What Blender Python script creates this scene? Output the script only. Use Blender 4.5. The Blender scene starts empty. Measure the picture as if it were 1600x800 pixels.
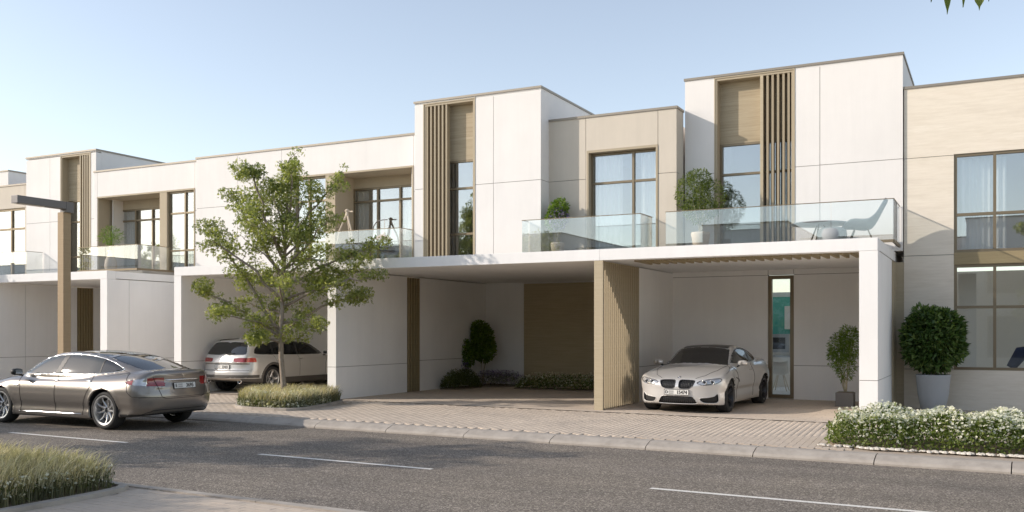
import bpy, math, random
import numpy as np
from math import radians, sin, cos, pi
random.seed(7); RNG = np.random.default_rng(7)
scene = bpy.context.scene
col = scene.collection

# ------------------------------------------------------------------ camera
TH = radians(27.0)            # the camera looks 27 degrees left of the facade's normal
CAM_Z = 1.68
cd = bpy.data.cameras.new("camera"); cam = bpy.data.objects.new("camera", cd); col.objects.link(cam)
cam.location = (0, 0, CAM_Z); cam.rotation_euler = (pi/2, 0, TH)
cd.sensor_width = 36; cd.lens = 36*1477/1600; cd.shift_y = (518-400)/1600
cd.clip_start = .05; cd.clip_end = 3000
scene.camera = cam
# ------------------------------------------------------------------ sky, sun, exposure
SUN = np.array([-1.73, -1.0, 0.92]); SUN /= np.linalg.norm(SUN)
SUN_EL = math.asin(SUN[2]); SUN_AZ = math.atan2(SUN[0], SUN[1])
world = bpy.data.worlds.new("World"); scene.world = world; world.use_nodes = True
wn = world.node_tree.nodes; wl = world.node_tree.links
bgn = wn.get('Background') or wn.new('ShaderNodeBackground')
sky = wn.new('ShaderNodeTexSky'); sky.sky_type = 'NISHITA'; sky.sun_disc = False
sky.sun_elevation = SUN_EL; sky.sun_rotation = SUN_AZ
sky.air_density = 1.0; sky.dust_density = .55; sky.ozone_density = 1.8; sky.altitude = 0
hs = wn.new('ShaderNodeHueSaturation'); hs.inputs['Saturation'].default_value = .72; hs.inputs['Value'].default_value = .88
wl.new(sky.outputs[0], hs.inputs['Color']); tm_ = wn.new('ShaderNodeMix'); tm_.data_type = 'RGBA'; tm_.blend_type = 'MULTIPLY'; tm_.inputs[0].default_value = 1; tm_.inputs[7].default_value = (.98, .925, .875, 1)
wl.new(hs.outputs[0], tm_.inputs[6]); wl.new(tm_.outputs[2], bgn.inputs[0]); bgn.inputs[1].default_value = 0.15
sl = bpy.data.lights.new("sun", 'SUN'); sun = bpy.data.objects.new("sun", sl); col.objects.link(sun)
sl.energy = 2.25; sl.angle = radians(.6); sl.color = (1.0, .895, .785)
from mathutils import Vector
sun.rotation_euler = Vector(tuple(SUN)).to_track_quat('Z', 'Y').to_euler()
scene.view_settings.view_transform = 'Standard'; scene.view_settings.look = 'None'
scene.view_settings.exposure = 0.95; scene.view_settings.gamma = 1
scene.view_settings.use_curve_mapping = False
scene.cycles.max_bounces = 12; scene.cycles.diffuse_bounces = 8; scene.cycles.transparent_max_bounces = 24

# ------------------------------------------------------------------ helpers
def at(u, Y):
    """X of the point at depth Y seen in photo column u (used for surveying the place)."""
    xc = (u-800)/1477
    return (xc*cos(TH)-sin(TH))/(xc*sin(TH)+cos(TH))*Y

def props(o, label=None, cat=None, group=None, kind=None):
    if label: o['label'] = label
    if cat: o['category'] = cat
    if group: o['group'] = group
    if kind: o['kind'] = kind
    return o

def thing(name, label, cat, loc=(0, 0, 0), rz=0, group=None):
    o = bpy.data.objects.new(name, None); col.objects.link(o)
    o.location = loc; o.rotation_euler = (0, 0, rz); o.empty_display_size = .2
    return props(o, label, cat, group)

def copy_tree(o, parent=None):
    c = o.copy(); col.objects.link(c); c.parent = parent
    for ch in list(o.children): copy_tree(ch, c)
    return c

class MB:
    """collects simple solids; build() links them as one mesh object"""
    def __init__(s): s.v = []; s.f = []
    def box(s, x0, x1, y0, y1, z0, z1):
        b = len(s.v)
        s.v += [(x0,y0,z0),(x1,y0,z0),(x1,y1,z0),(x0,y1,z0),(x0,y0,z1),(x1,y0,z1),(x1,y1,z1),(x0,y1,z1)]
        s.f += [tuple(b+i for i in q) for q in ((0,3,2,1),(4,5,6,7),(0,1,5,4),(1,2,6,5),(2,3,7,6),(3,0,4,7))]
        return s
    def bar(s, p, q, w, h=None, up=(0, 0, 1)):
        """rectangular bar between two points"""
        h = h or w; p = np.array(p, float); q = np.array(q, float); d = q-p; d /= np.linalg.norm(d)
        up = np.array(up, float)
        if abs(d@up) > .98: up = np.array((0, 1., 0))
        a = np.cross(d, up); a /= np.linalg.norm(a); c = np.cross(a, d); b = len(s.v)
        for e in (p, q):
            for i, j in ((-1,-1),(1,-1),(1,1),(-1,1)): s.v.append(tuple(e+a*i*w/2+c*j*h/2))
        s.f += [tuple(b+i for i in t) for t in ((0,3,2,1),(4,5,6,7),(0,1,5,4),(1,2,6,5),(2,3,7,6),(3,0,4,7))]
        return s
    def tube(s, pts, r, n=6, cap=True):
        pts = [np.array(p, float) for p in pts]; rs = r if hasattr(r, '__len__') else [r]*len(pts)
        b = len(s.v); ref = None
        for i, p in enumerate(pts):
            d = pts[min(i+1, len(pts)-1)]-pts[max(i-1, 0)]; d = d/(np.linalg.norm(d)+1e-9)
            if ref is None:
                ref = np.array((0, 0, 1.)) if abs(d[2]) < .9 else np.array((1., 0, 0))
            a = np.cross(d, ref); a /= (np.linalg.norm(a)+1e-9); c = np.cross(d, a); ref = np.cross(a, d)
            ref = ref/(np.linalg.norm(ref)+1e-9)
            for k in range(n):
                t = 2*pi*k/n; s.v.append(tuple(p+(a*cos(t)+c*sin(t))*rs[i]))
        for i in range(len(pts)-1):
            for k in range(n):
                k2 = (k+1) % n
                s.f.append((b+i*n+k, b+i*n+k2, b+(i+1)*n+k2, b+(i+1)*n+k))
        if cap:
            s.f.append(tuple(b+k for k in range(n))[::-1]); s.f.append(tuple(b+(len(pts)-1)*n+k for k in range(n)))
        return s
    def lathe(s, prof, n=24, axis='z', c=(0, 0, 0)):
        """profile of (r, h) turned round an axis"""
        b = len(s.v)
        for r, h in prof:
            for k in range(n):
                t = 2*pi*k/n
                if axis == 'z': p = (r*cos(t), r*sin(t), h)
                elif axis == 'y': p = (r*sin(t), h, r*cos(t))
                else: p = (h, r*cos(t), r*sin(t))
                s.v.append((c[0]+p[0], c[1]+p[1], c[2]+p[2]))
        for i in range(len(prof)-1):
            for k in range(n):
                k2 = (k+1) % n; s.f.append((b+i*n+k, b+i*n+k2, b+(i+1)*n+k2, b+(i+1)*n+k))
        return s
    def prism(s, poly, z0, z1):
        b = len(s.v); n = len(poly)
        s.v += [(x, y, z0) for x, y in poly]+[(x, y, z1) for x, y in poly]
        s.f.append(tuple(b+i for i in range(n))[::-1]); s.f.append(tuple(b+n+i for i in range(n)))
        for i in range(n):
            j = (i+1) % n; s.f.append((b+i, b+j, b+n+j, b+n+i))
        return s
    def build(s, name, mat, parent=None, smooth=False, world=True, bevel=0, kind=None, label=None):
        me = bpy.data.meshes.new(name); me.from_pydata(s.v, [], s.f); me.update()
        return link(name, me, mat, parent, smooth, world, bevel, kind, label)

def root_loc(p):
    l = Vector((0, 0, 0))
    while p is not None: l = l+p.location; p = p.parent
    return l

def link(name, me, mat, parent=None, smooth=False, world=True, bevel=0, kind=None, label=None):
    if mat is not None and not me.materials: me.materials.append(mat)
    if smooth: me.shade_smooth()
    o = bpy.data.objects.new(name, me); col.objects.link(o)
    if parent is not None:
        o.parent = parent
        if world: o.location = -root_loc(parent)
    if bevel:
        m = o.modifiers.new('bevel', 'BEVEL'); m.width = bevel; m.segments = 2; m.limit_method = 'ANGLE'
    return props(o, label=label, kind=kind)

def np_mesh(name, V, F, mat, parent=None, smooth=False, world=True, kind=None, label=None):
    """fast mesh of equal-sized faces from arrays"""
    V = np.asarray(V, np.float32); F = np.asarray(F, np.int32); k = F.shape[1]
    me = bpy.data.meshes.new(name)
    me.vertices.add(len(V)); me.vertices.foreach_set('co', V.ravel())
    me.loops.add(F.size); me.loops.foreach_set('vertex_index', F.ravel())
    me.polygons.add(len(F)); me.polygons.foreach_set('loop_start', np.arange(len(F), dtype=np.int32)*k)
    me.polygons.foreach_set('loop_total', np.full(len(F), k, np.int32))
    me.update(calc_edges=True); me.validate()
    return link(name, me, mat, parent, smooth, world, 0, kind, label)

# ------------------------------------------------------------------ materials
def mat(name, base=(.5, .5, .5), rough=.6, metal=0, coat=0, spec=.5, emit=None):
    m = bpy.data.materials.new(name); m.use_nodes = True
    b = m.node_tree.nodes['Principled BSDF']
    b.inputs['Base Color'].default_value = (*base, 1); b.inputs['Roughness'].default_value = rough
    b.inputs['Metallic'].default_value = metal; b.inputs['Coat Weight'].default_value = coat
    b.inputs['Specular IOR Level'].default_value = spec; b.inputs['Coat Roughness'].default_value = .04
    return m

def nodes(m): return m.node_tree.nodes, m.node_tree.links, m.node_tree.nodes['Principled BSDF']

def coords(m, scale=(1, 1, 1), kind='Object', rot=(0, 0, 0)):
    n, l, b = nodes(m); t = n.new('ShaderNodeTexCoord'); mp = n.new('ShaderNodeMapping')
    mp.inputs['Scale'].default_value = scale; mp.inputs['Rotation'].default_value = rot
    l.new(t.outputs[kind], mp.inputs[0]); return mp.outputs[0]

def noise(m, vec, scale=5, detail=6, rough=.6):
    n, l, b = nodes(m); t = n.new('ShaderNodeTexNoise')
    t.inputs['Scale'].default_value = scale; t.inputs['Detail'].default_value = detail
    t.inputs['Roughness'].default_value = rough; l.new(vec, t.inputs['Vector']); return t.outputs['Fac']

def ramp(m, fac, stops):
    n, l, b = nodes(m); r = n.new('ShaderNodeValToRGB'); e = r.color_ramp.elements
    while len(e) < len(stops): e.new(.5)
    for i, (p, c) in enumerate(stops): e[i].position = p; e[i].color = (*c, 1)
    l.new(fac, r.inputs[0]); return r.outputs[0]

def mixc(m, fac, a, b_, mode='MIX'):
    n, l, b = nodes(m); x = n.new('ShaderNodeMix'); x.data_type = 'RGBA'; x.blend_type = mode
    for inp, val in ((x.inputs[0], fac), (x.inputs[6], a), (x.inputs[7], b_)):
        if hasattr(val, 'links') or hasattr(val, 'is_linked'): l.new(val, inp)
        elif isinstance(val, tuple): inp.default_value = (*val, 1)
        else: inp.default_value = val
    return x.outputs[2]

def setc(m, c): n, l, b = nodes(m); l.new(c, b.inputs['Base Color'])

def bump(m, h, strength=.2, dist=.01):
    n, l, b = nodes(m); x = n.new('ShaderNodeBump'); x.inputs['Strength'].default_value = strength
    x.inputs['Distance'].default_value = dist; l.new(h, x.inputs['Height']); l.new(x.outputs[0], b.inputs['Normal'])

def render_mat(name, c, var=.04):
    """painted mineral render: soft mottling, faint grain"""
    m = mat(name, c, .85, spec=.25); v = coords(m)
    k = tuple(x*(1-2.2*var) for x in c); h = tuple(min(1, x*(1+var)) for x in c)
    a = ramp(m, noise(m, v, .7, 5, .62), [(.3, k), (.7, h)])
    st = coords(m, (3.0, 3.0, .25))
    a2 = mixc(m, .35, a, ramp(m, noise(m, st, 1.2, 6, .7), [(.3, tuple(x*(1-2.6*var) for x in c)), (.62, h)]))
    setc(m, a2); bump(m, noise(m, v, 160, 4, .7), .12, .004); return m

M = {}
M['white'] = render_mat('white_render', (.78, .755, .725), .03)
M['white_low'] = render_mat('white_render_carport', (.85, .84, .82), .03)
M['beige'] = render_mat('beige_render', (.60, .54, .455))
M['tan_render'] = render_mat('tan_render', (.47, .395, .285))
M['joint'] = mat('joint_shadow_gap', (.20, .185, .165), .9)
M['bronze'] = mat('bronze_aluminium', (.22, .175, .115), .42, .55)
M['tan'] = mat('tan_cladding', (.40, .335, .235), .7)
M['deckgrey'] = mat('roof_membrane', (.45, .43, .4), .9)
M['coping'] = mat('coping_metal', (.27, .24, .2), .5, .4)

def wood(name, a, b_, sx=1, rough=.65):
    m = mat(name, a, rough, spec=.3); v = coords(m, (.7, .7, 9))
    f = noise(m, v, 2.2, 9, .72)
    v2 = coords(m, (.25, .25, 26)); f2 = noise(m, v2, 1.5, 5, .6)
    c1 = ramp(m, f, [(.3, b_), (.68, a)])
    setc(m, mixc(m, .35, c1, ramp(m, f2, [(.35, b_), (.6, a)]))); bump(m, f, .25, .006); return m
M['panel'] = wood('ribbed_timber_panel', (.46, .385, .27), (.30, .24, .155))
M['panel_dark'] = wood('brown_timber_panel', (.50, .42, .27), (.38, .31, .185))
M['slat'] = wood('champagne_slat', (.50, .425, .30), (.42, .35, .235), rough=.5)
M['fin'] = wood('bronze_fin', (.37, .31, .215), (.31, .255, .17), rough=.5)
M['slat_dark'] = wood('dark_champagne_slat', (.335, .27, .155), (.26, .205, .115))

def travertine():
    m = mat('travertine', (.6, .5, .38), .6, spec=.4)
    v = coords(m, (.35, .35, 2.6)); n, l, b = nodes(m)
    w = noise(m, v, 1.6, 10, .66); w2 = noise(m, coords(m, (.8, .8, 9)), 2.5, 8, .7)
    c = ramp(m, w, [(.3, (.62, .55, .45)), (.48, (.74, .67, .56)), (.56, (.68, .61, .50)), (.72, (.82, .76, .66))])
    c2 = ramp(m, w2, [(.35, (.66, .585, .48)), (.6, (.78, .71, .61))])
    setc(m, mixc(m, .4, c, c2)); bump(m, w2, .2, .004); return m
M['stone'] = travertine()

def glass(name, tint=(.86, .95, .93), base=.07, power=3.2, gain=.85):
    """clear pane: tinted see-through plus mirror, stronger at a slant"""
    m = bpy.data.materials.new(name); m.use_nodes = True; n = m.node_tree.nodes; l = m.node_tree.links; n.clear()
    o = n.new('ShaderNodeOutputMaterial'); mx = n.new('ShaderNodeMixShader')
    t = n.new('ShaderNodeBsdfTransparent'); t.inputs[0].default_value = (*tint, 1)
    g = n.new('ShaderNodeBsdfGlossy'); g.inputs['Roughness'].default_value = .004; g.inputs[0].default_value = (.80, .83, .86, 1)
    lw = n.new('ShaderNodeLayerWeight'); lw.inputs[0].default_value = .5
    p = n.new('ShaderNodeMath'); p.operation = 'POWER'; p.inputs[1].default_value = power
    q = n.new('ShaderNodeMath'); q.operation = 'MULTIPLY_ADD'; q.inputs[1].default_value = gain; q.inputs[2].default_value = base
    q.use_clamp = True
    l.new(lw.outputs['Facing'], p.inputs[0]); l.new(p.outputs[0], q.inputs[0]); l.new(q.outputs[0], mx.inputs[0])
    l.new(t.outputs[0], mx.inputs[1]); l.new(g.outputs[0], mx.inputs[2]); l.new(mx.outputs[0], o.inputs[0]); return m
M['pane'] = glass('window_glass', (.94, .955, .95), .29, 2.5, .6)
M['balcony_glass'] = glass('balcony_glass', (.94, .958, .955), .15, 3.0, .75)
M['pane_clear'] = glass('clear_window_glass', (.95, .97, .96), .06, 3.2, .8)
M['cab'] = mat('white_cabinet', (.78, .74, .68), .4)
M['curtain'] = mat('curtain_cloth', (.80, .80, .79), .9)
M['room'] = mat('room_wall', (.72, .68, .63), .9)
M['roomwarm'] = mat('room_wall_warm', (.84, .79, .72), .9)
M['roomfloor'] = mat('room_floor', (.36, .29, .22), .7)
M['concrete'] = mat('concrete', (.42, .39, .35), .85)

def m_asphalt():
    m = mat('asphalt', (.06, .058, .055), .8, spec=.35); v = coords(m)
    n, l, b = nodes(m)
    vo = n.new('ShaderNodeTexVoronoi'); vo.inputs['Scale'].default_value = 78; l.new(v, vo.inputs['Vector'])
    sep = n.new('ShaderNodeSeparateColor'); l.new(vo.outputs['Color'], sep.inputs[0])
    c = ramp(m, sep.outputs[0], [(.0, (.095, .080, .064)), (.5, (.185, .160, .132)), (.83, (.285, .25, .208)), (1, (.52, .465, .395))])
    big = ramp(m, noise(m, v, .35, 5, .6), [(.3, (.80, .80, .82)), (.7, (1.12, 1.1, 1.06))])
    wear = ramp(m, noise(m, coords(m, (.12, 1.6, 1), rot=(0, 0, .046)), 1.0, 4, .6), [(.35, (.86, .86, .86)), (.65, (1.1, 1.1, 1.1))])
    c = mixc(m, 1, c, big, 'MULTIPLY'); c = mixc(m, 1, c, wear, 'MULTIPLY'); setc(m, c)
    bump(m, vo.outputs['Distance'], .55, .008); return m
M['asphalt'] = m_asphalt()

def m_paver(name, a, b_):
    m = mat(name, a, .85, spec=.3); n, l, b = nodes(m)
    g = n.new('ShaderNodeNewGeometry')
    c = ramp(m, g.outputs['Random Per Island'], [(0, a), (.5, tuple((x+y)/2 for x, y in zip(a, b_))), (1, b_)])
    oi = n.new('ShaderNodeObjectInfo')
    c = mixc(m, .5, c, ramp(m, oi.outputs['Random'], [(0, a), (1, b_)]))
    big = ramp(m, noise(m, coords(m, kind='Generated' if False else 'Object'), 1.1, 5, .6), [(.3, (.86, .86, .86)), (.7, (1.08, 1.07, 1.05))])
    setc(m, mixc(m, 1, c, big, 'MULTIPLY')); bump(m, noise(m, coords(m), 90, 4, .7), .3, .003); return m
M['paver'] = m_paver('concrete_paver', (.575, .49, .40), (.52, .44, .36))
M['sandjoint'] = mat('joint_sand', (.40, .33, .26), .95)
M['band'] = mat('pale_edging', (.60, .52, .43), .8)

def m_drive():
    m = mat('driveway_paving', (.4, .34, .28), .85, spec=.3); n, l, b = nodes(m)
    br = n.new('ShaderNodeTexBrick'); l.new(coords(m, (1, 1, 1)), br.inputs['Vector'])
    br.inputs['Scale'].default_value = 1; br.inputs['Brick Width'].default_value = .4; br.inputs['Row Height'].default_value = .2
    br.inputs['Mortar Size'].default_value = .006
    br.inputs['Color1'].default_value = (.57, .48, .39, 1); br.inputs['Color2'].default_value = (.525, .445, .365, 1)
    br.inputs['Mortar'].default_value = (.36, .31, .265, 1)
    big = ramp(m, noise(m, coords(m), .8, 5, .6), [(.3, (.88, .88, .88)), (.7, (1.06, 1.06, 1.05))])
    setc(m, mixc(m, 1, br.outputs['Color'], big, 'MULTIPLY')); return m
M['drive'] = m_drive()
def m_kerb():
    m = mat('kerb_concrete', (.45, .42, .38), .85, spec=.3); v = coords(m)
    c = ramp(m, noise(m, v, 2.2, 8, .68), [(.28, (.28, .25, .215)), (.5, (.385, .345, .30)), (.74, (.47, .43, .375))])
    setc(m, c); bump(m, noise(m, v, 60, 5, .7), .35, .004); return m
M['kerb'] = m_kerb()
M['paint'] = mat('road_paint', (.74, .72, .66), .7)
n_, l_, b_ = nodes(M['paint'])
setc(M['paint'], ramp(M['paint'], noise(M['paint'], coords(M['paint']), 45, 5, .7), [(.32, (.3, .29, .26)), (.46, (.76, .73, .67))]))
def m_earth():
    m = mat('sandy_ground', (.4, .33, .25), .95, spec=.1); v = coords(m)
    setc(m, ramp(m, noise(m, v, .3, 8, .7), [(.3, (.42, .37, .30)), (.7, (.54, .48, .40))])); return m
M['earth'] = m_earth()
M['soil'] = mat('soil', (.17, .13, .09), .95)

def leaf_mat(name, stops, trans=.42, rough=.5):
    m = bpy.data.materials.new(name); m.use_nodes = True; n, l, b = nodes(m)
    g = n.new('ShaderNodeNewGeometry'); c = ramp(m, g.outputs['Random Per Island'], stops)
    cl = noise(m, coords(m), 2.3, 3, .6)
    c = mixc(m, 1, c, ramp(m, cl, [(.35, (.72, .76, .72)), (.65, (1.2, 1.15, 1.05))]), 'MULTIPLY')
    b.inputs['Roughness'].default_value = rough; b.inputs['Specular IOR Level'].default_value = .35
    l.new(c, b.inputs['Base Color'])
    t = n.new('ShaderNodeBsdfTranslucent'); mx = n.new('ShaderNodeMixShader'); mx.inputs[0].default_value = trans
    l.new(mixc(m, 1, c, (1.25, 1.3, .6), 'MULTIPLY'), t.inputs[0])
    l.new(b.outputs[0], mx.inputs[1]); l.new(t.outputs[0], mx.inputs[2]); l.new(mx.outputs[0], n['Material Output'].inputs[0])
    return m
M['leaf'] = leaf_mat('maple_leaf', [(0, (.15, .19, .055)), (.5, (.28, .32, .105)), (1, (.48, .49, .20))])
M['leaf_dark'] = leaf_mat('glossy_dark_leaf', [(0, (.04, .085, .022)), (.6, (.085, .15, .042)), (1, (.17, .24, .075))], .3, .35)
M['leaf_fresh'] = leaf_mat('fresh_leaf', [(0, (.08, .15, .018)), (.6, (.14, .235, .035)), (1, (.24, .32, .07))])
M['leaf_olive'] = leaf_mat('olive_leaf', [(0, (.055, .085, .022)), (.6, (.11, .14, .045)), (1, (.18, .20, .075))])  # olive green of the leaves themselves
M['leaf_mid'] = leaf_mat('mid_green_leaf', [(0, (.07, .11, .022)), (.6, (.14, .19, .05)), (1, (.25, .29, .095))])
M['grass_tan'] = leaf_mat('dry_grass', [(0, (.38, .335, .23)), (.5, (.60, .53, .39)), (1, (.85, .78, .64))], .3)
M['grass_green'] = leaf_mat('green_grass', [(0, (.10, .105, .062)), (.6, (.175, .18, .115)), (1, (.31, .30, .20))], .3)
M['petal'] = leaf_mat('white_petal', [(0, (.60, .62, .56)), (.5, (.78, .78, .72)), (1, (.85, .84, .76))], .25)
M['petal_purple'] = leaf_mat('purple_petal', [(0, (.17, .12, .30)), (.6, (.30, .24, .45)), (1, (.45, .40, .60))], .25)
def m_bark():
    m = mat('bark', (.3, .25, .2), .9, spec=.15); v = coords(m, (6, 6, 1.4))
    f = noise(m, v, 5, 8, .7); setc(m, ramp(m, f, [(.3, (.17, .135, .105)), (.55, (.34, .285, .23)), (.8, (.46, .40, .335))]))
    bump(m, f, .6, .012); return m
M['bark'] = m_bark()
M['stem'] = mat('pale_stem', (.42, .38, .27), .7)
M['pot_grey'] = render_mat('grey_pot', (.42, .43, .44), .05)
M['pot_dark'] = render_mat('dark_planter', (.15, .145, .14), .05)
M['pot_clay'] = render_mat('pale_clay_vase', (.62, .52, .42), .05)
M['pebble'] = m_paver('white_pebble', (.72, .68, .62), (.5, .46, .4))
M['lamp_wood'] = wood('tan_lamp_post', (.43, .32, .20), (.36, .265, .16))
M['lamp_grey'] = mat('grey_lamp_arm', (.17, .16, .155), .5, .3)
# ================================================================== GROUND, ROAD, PAVEMENTS
RA = -math.atan(.0462)                      # the road runs slightly askew to the houses
def rd(s_, t_): return (s_*cos(RA)-t_*sin(RA), 10.22+s_*sin(RA)+t_*cos(RA))
def quadstrip(name, s0, s1, t0, t1, z, mt, **k):
    b = MB(); b.v = [(*rd(s0, t0), z), (*rd(s1, t0), z), (*rd(s1, t1), z), (*rd(s0, t1), z)]; b.f = [(0, 1, 2, 3)]
    return b.build(name, mt, **k)
g = MB(); g.v = [(-1500, -1500, -.30), (1500, -1500, -.30), (1500, 1500, -.30), (-1500, 1500, -.30)]; g.f = [(0, 1, 2, 3)]
g.build('ground', M['earth'], kind='structure')
KT, NT = 3.27, -3.01
road = quadstrip('road', -140, 60, NT, KT, -.12, M['asphalt'], kind='structure')
p = 0
for k, (xa, xb) in enumerate(((-44.4, -41.4), (-38.3, -35.3), (-32.2, -29.0), (-25.6, -22.2), (-15.63, -12.5), (-9.6, -6.54), (-3.51, -.45), (2.6, 5.6), (8.7, 11.7))):
    b = MB(); b.v = [(*rd(xa, -.045), -.116), (*rd(xb, -.045), -.116), (*rd(xb, .045), -.116), (*rd(xa, .045), -.116)]
    b.f = [(0, 1, 2, 3)]; b.build('lane_marking', M['paint'], road)
# kerb stones along the far side, 1.64 m long, splayed face
def kerb_mesh(L, flip=1):
    b = MB(); pr = [(0, -.16), (.0, -.095), (.035, -.06), (.17, -.012), (.22, .0), (.40, .0), (.40, -.16)]
    b.v = [(0, y, z) for y, z in pr]+[(L, y, z) for y, z in pr]; n = len(pr)
    b.f = [tuple(range(n)), tuple(range(2*n-1, n-1, -1))]+[(i, i+n, (i+1) % n+n, (i+1) % n) for i in range(n)]
    me = bpy.data.meshes.new('kerb_stone'); me.from_pydata(b.v, [], b.f)
    me.materials.append(M['kerb']); me.update(); return me
KL = 1.64; km = kerb_mesh(KL-.014)
b = MB(); b.v = [(*rd(-140, KT+.01), -.14), (*rd(60, KT+.01), -.14), (*rd(60, KT+.41), -.14), (*rd(-140, KT+.41), -.14)]; b.f = [(0, 1, 2, 3)]
kerb = b.build('kerb', M['joint'], kind='structure')
for i in range(-34, 8):
    s0 = .055+i*KL; o = bpy.data.objects.new('kerb_stone', km); col.objects.link(o); o.parent = kerb
    x, y = rd(s0, KT); o.location = (x, y, random.uniform(-.0015, .0015)); o.rotation_euler = (0, 0, RA)
# far pavement: block paving between the kerb and the pale edging line
def band_y(x): return 18.42-.058*(x+6.46)
PAV_ROT = radians(3.0)
base = MB(); base.v = [(*rd(-60, KT+.4), -.012), (*rd(25, KT+.4), -.012), (25, 21.5, -.012), (-60, 21.5, -.012)]; base.f = [(0, 1, 2, 3)]
pav = base.build('pavement', M['sandjoint'], kind='structure')
def paver_mesh(w, l, h=.05):
    b = MB(); c = .0018; b.v = [(c, c, 0), (w-c, c, 0), (w-c, l-c, 0), (c, l-c, 0), (0, 0, -c), (w, 0, -c), (w, l, -c), (0, l, -c), (0, 0, -h), (w, 0, -h), (w, l, -h), (0, l, -h)]
    b.f = [(0, 1, 2, 3)]+[(4+i, 4+(i+1) % 4, (i+1) % 4, i) for i in range(4)]+[(8+i, 8+(i+1) % 4, 4+(i+1) % 4, 4+i) for i in range(4)]
    return b
PW, PL = .1, .2
cand = []
ca, sa = cos(PAV_ROT), sin(PAV_ROT)
for i in range(-420, 60):
    for j in range(-30, 60):
        lx, ly = i*(PW+.0022), j*(PL+.0022)+(.5*PL if i % 2 else 0)
        x, y = lx*ca-ly*sa, 15+lx*sa+ly*ca
        if x < -33 or x > 4: continue
        # inside the strip?
        t_ = (y-10.22)*cos(RA)-x*sin(RA)
        if t_ < KT+.41 or y+PL > band_y(x)-.02: continue
        if (-1.85 < x and y < 15.6) or (-15.9 < x < -13.3 and 15.9 < y < 18.2 and y > 17.2-(x+16)*1.1): continue
        cand.append((x, y))
pm = paver_mesh(PW, PL)
def seen_size(x, y):
    f = -sin(TH)*x+cos(TH)*y; r = cos(TH)*x+sin(TH)*y
    return -1 if f < 1 or abs(r/f) > .55 else 1/(f*f)
cand.sort(key=lambda p: -seen_size(*p))
pme = bpy.data.meshes.new('paver'); pme.from_pydata(pm.v, [], pm.f); pme.materials.append(M['paver']); pme.update()
for x, y in cand[:300]:
    o = bpy.data.objects.new('paver', pme); col.objects.link(o); o.parent = pav
    o.location = (x, y, random.uniform(-.0012, .0008)); o.rotation_euler = (0, 0, PAV_ROT)
def paver_field(name, pts, parent, tmpl=pm):
    tv = np.array(tmpl.v); tf = np.array(tmpl.f); P = np.array(pts); n = len(P)
    R = np.array([[ca, -sa], [sa, ca]]); xy = tv[:, :2]@R.T
    V = np.zeros((n, len(tv), 3)); V[:, :, :2] = xy[None]+P[:, None, :]; V[:, :, 2] = tv[None, :, 2]+RNG.uniform(-.0012, .0008, (n, 1))
    F = (tf[None]+np.arange(n)[:, None, None]*len(tv)).reshape(-1, 4)
    return np_mesh(name, V.reshape(-1, 3), F, M['paver'], parent, kind='stuff')
paver_field('paver_field', cand[300:], pav)
b = MB(); xs_ = np.linspace(-14.3, 6, 60)
for x0, x1 in zip(xs_[:-1], xs_[1:]):
    k = len(b.v); b.v += [(x0, band_y(x0), .002), (x1, band_y(x1), .002), (x1, band_y(x1)+.11, .002), (x0, band_y(x0)+.11, .002)]; b.f.append((k, k+1, k+2, k+3))
b.build('edging_line', M['band'], pav)
b = MB(); k = [(x, band_y(x)+.11) for x in (-45, -30, -14.3, 0, 8, 25)]
b.v = [(x, y, 0.0) for x, y in k]+[(x, 27.5, 0.0) for x, y in k]; n = len(k); b.f = [(i, i+1, n+i+1, n+i) for i in range(n-1)]
b.build('driveway', M['drive'], kind='structure')
# near pavement
b = MB(); b.v = [(*rd(-140, NT), -.062), (*rd(60, NT), -.062), (*rd(60, NT-6.5), -.062), (*rd(-140, NT-6.5), -.062)]; b.f = [(0, 3, 2, 1)]
npav = b.build('near_pavement', M['sandjoint'], kind='structure')
b = MB()
for i in range(-20, 16):
    s0 = i*1.64; q = [rd(s0, NT), rd(s0+1.63, NT), rd(s0+1.63, NT-.12), rd(s0, NT-.12)]
    k = MB(); k.prism([q[3], q[2], q[1], q[0]], -.2, -.048); k.build('edge_stone', M['kerb'], npav)
pts_ind, pts_rest = [], []
for i in range(-60, 60):
    for j in range(-30, 8):
        lx, ly = i*.204, j*.104; lx += .1 if j % 2 else 0
        x, y = rd(-6+lx, NT-.5+ly)
        t_ = (y-10.22)*cos(RA)-x*sin(RA)
        if t_ > NT-.25 or t_ < NT-5.5 or x < -8.5 or x > 6: continue
        pts_rest.append((x, y))
tm = paver_mesh(.2, .1); tm.v = [(x, y, z-.05) for x, y, z in tm.v]
def vis(p): 
    f = -sin(TH)*p[0]+cos(TH)*p[1]; r = cos(TH)*p[0]+sin(TH)*p[1]
    return f > .5 and abs(r/f) < .56 and 1.7*1477/f < 300
near = sorted([p for p in pts_rest if vis(p)], key=lambda p: p[0]**2+p[1]**2)[:300]
tme = bpy.data.meshes.new('paver'); tme.from_pydata(tm.v, [], tm.f); tme.materials.append(M['paver']); tme.update()
for x, y in near:
    o = bpy.data.objects.new('paver', tme); col.objects.link(o); o.parent = npav; o.location = (x, y, random.uniform(-.002, .001)); o.rotation_euler = (0, 0, RA)
ns = set(near); ca_, sa_ = ca, sa; ca, sa = cos(RA), sin(RA)
paver_field('paver_field', [p for p in pts_rest if p not in ns], npav, tm); ca, sa = ca_, sa_

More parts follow.
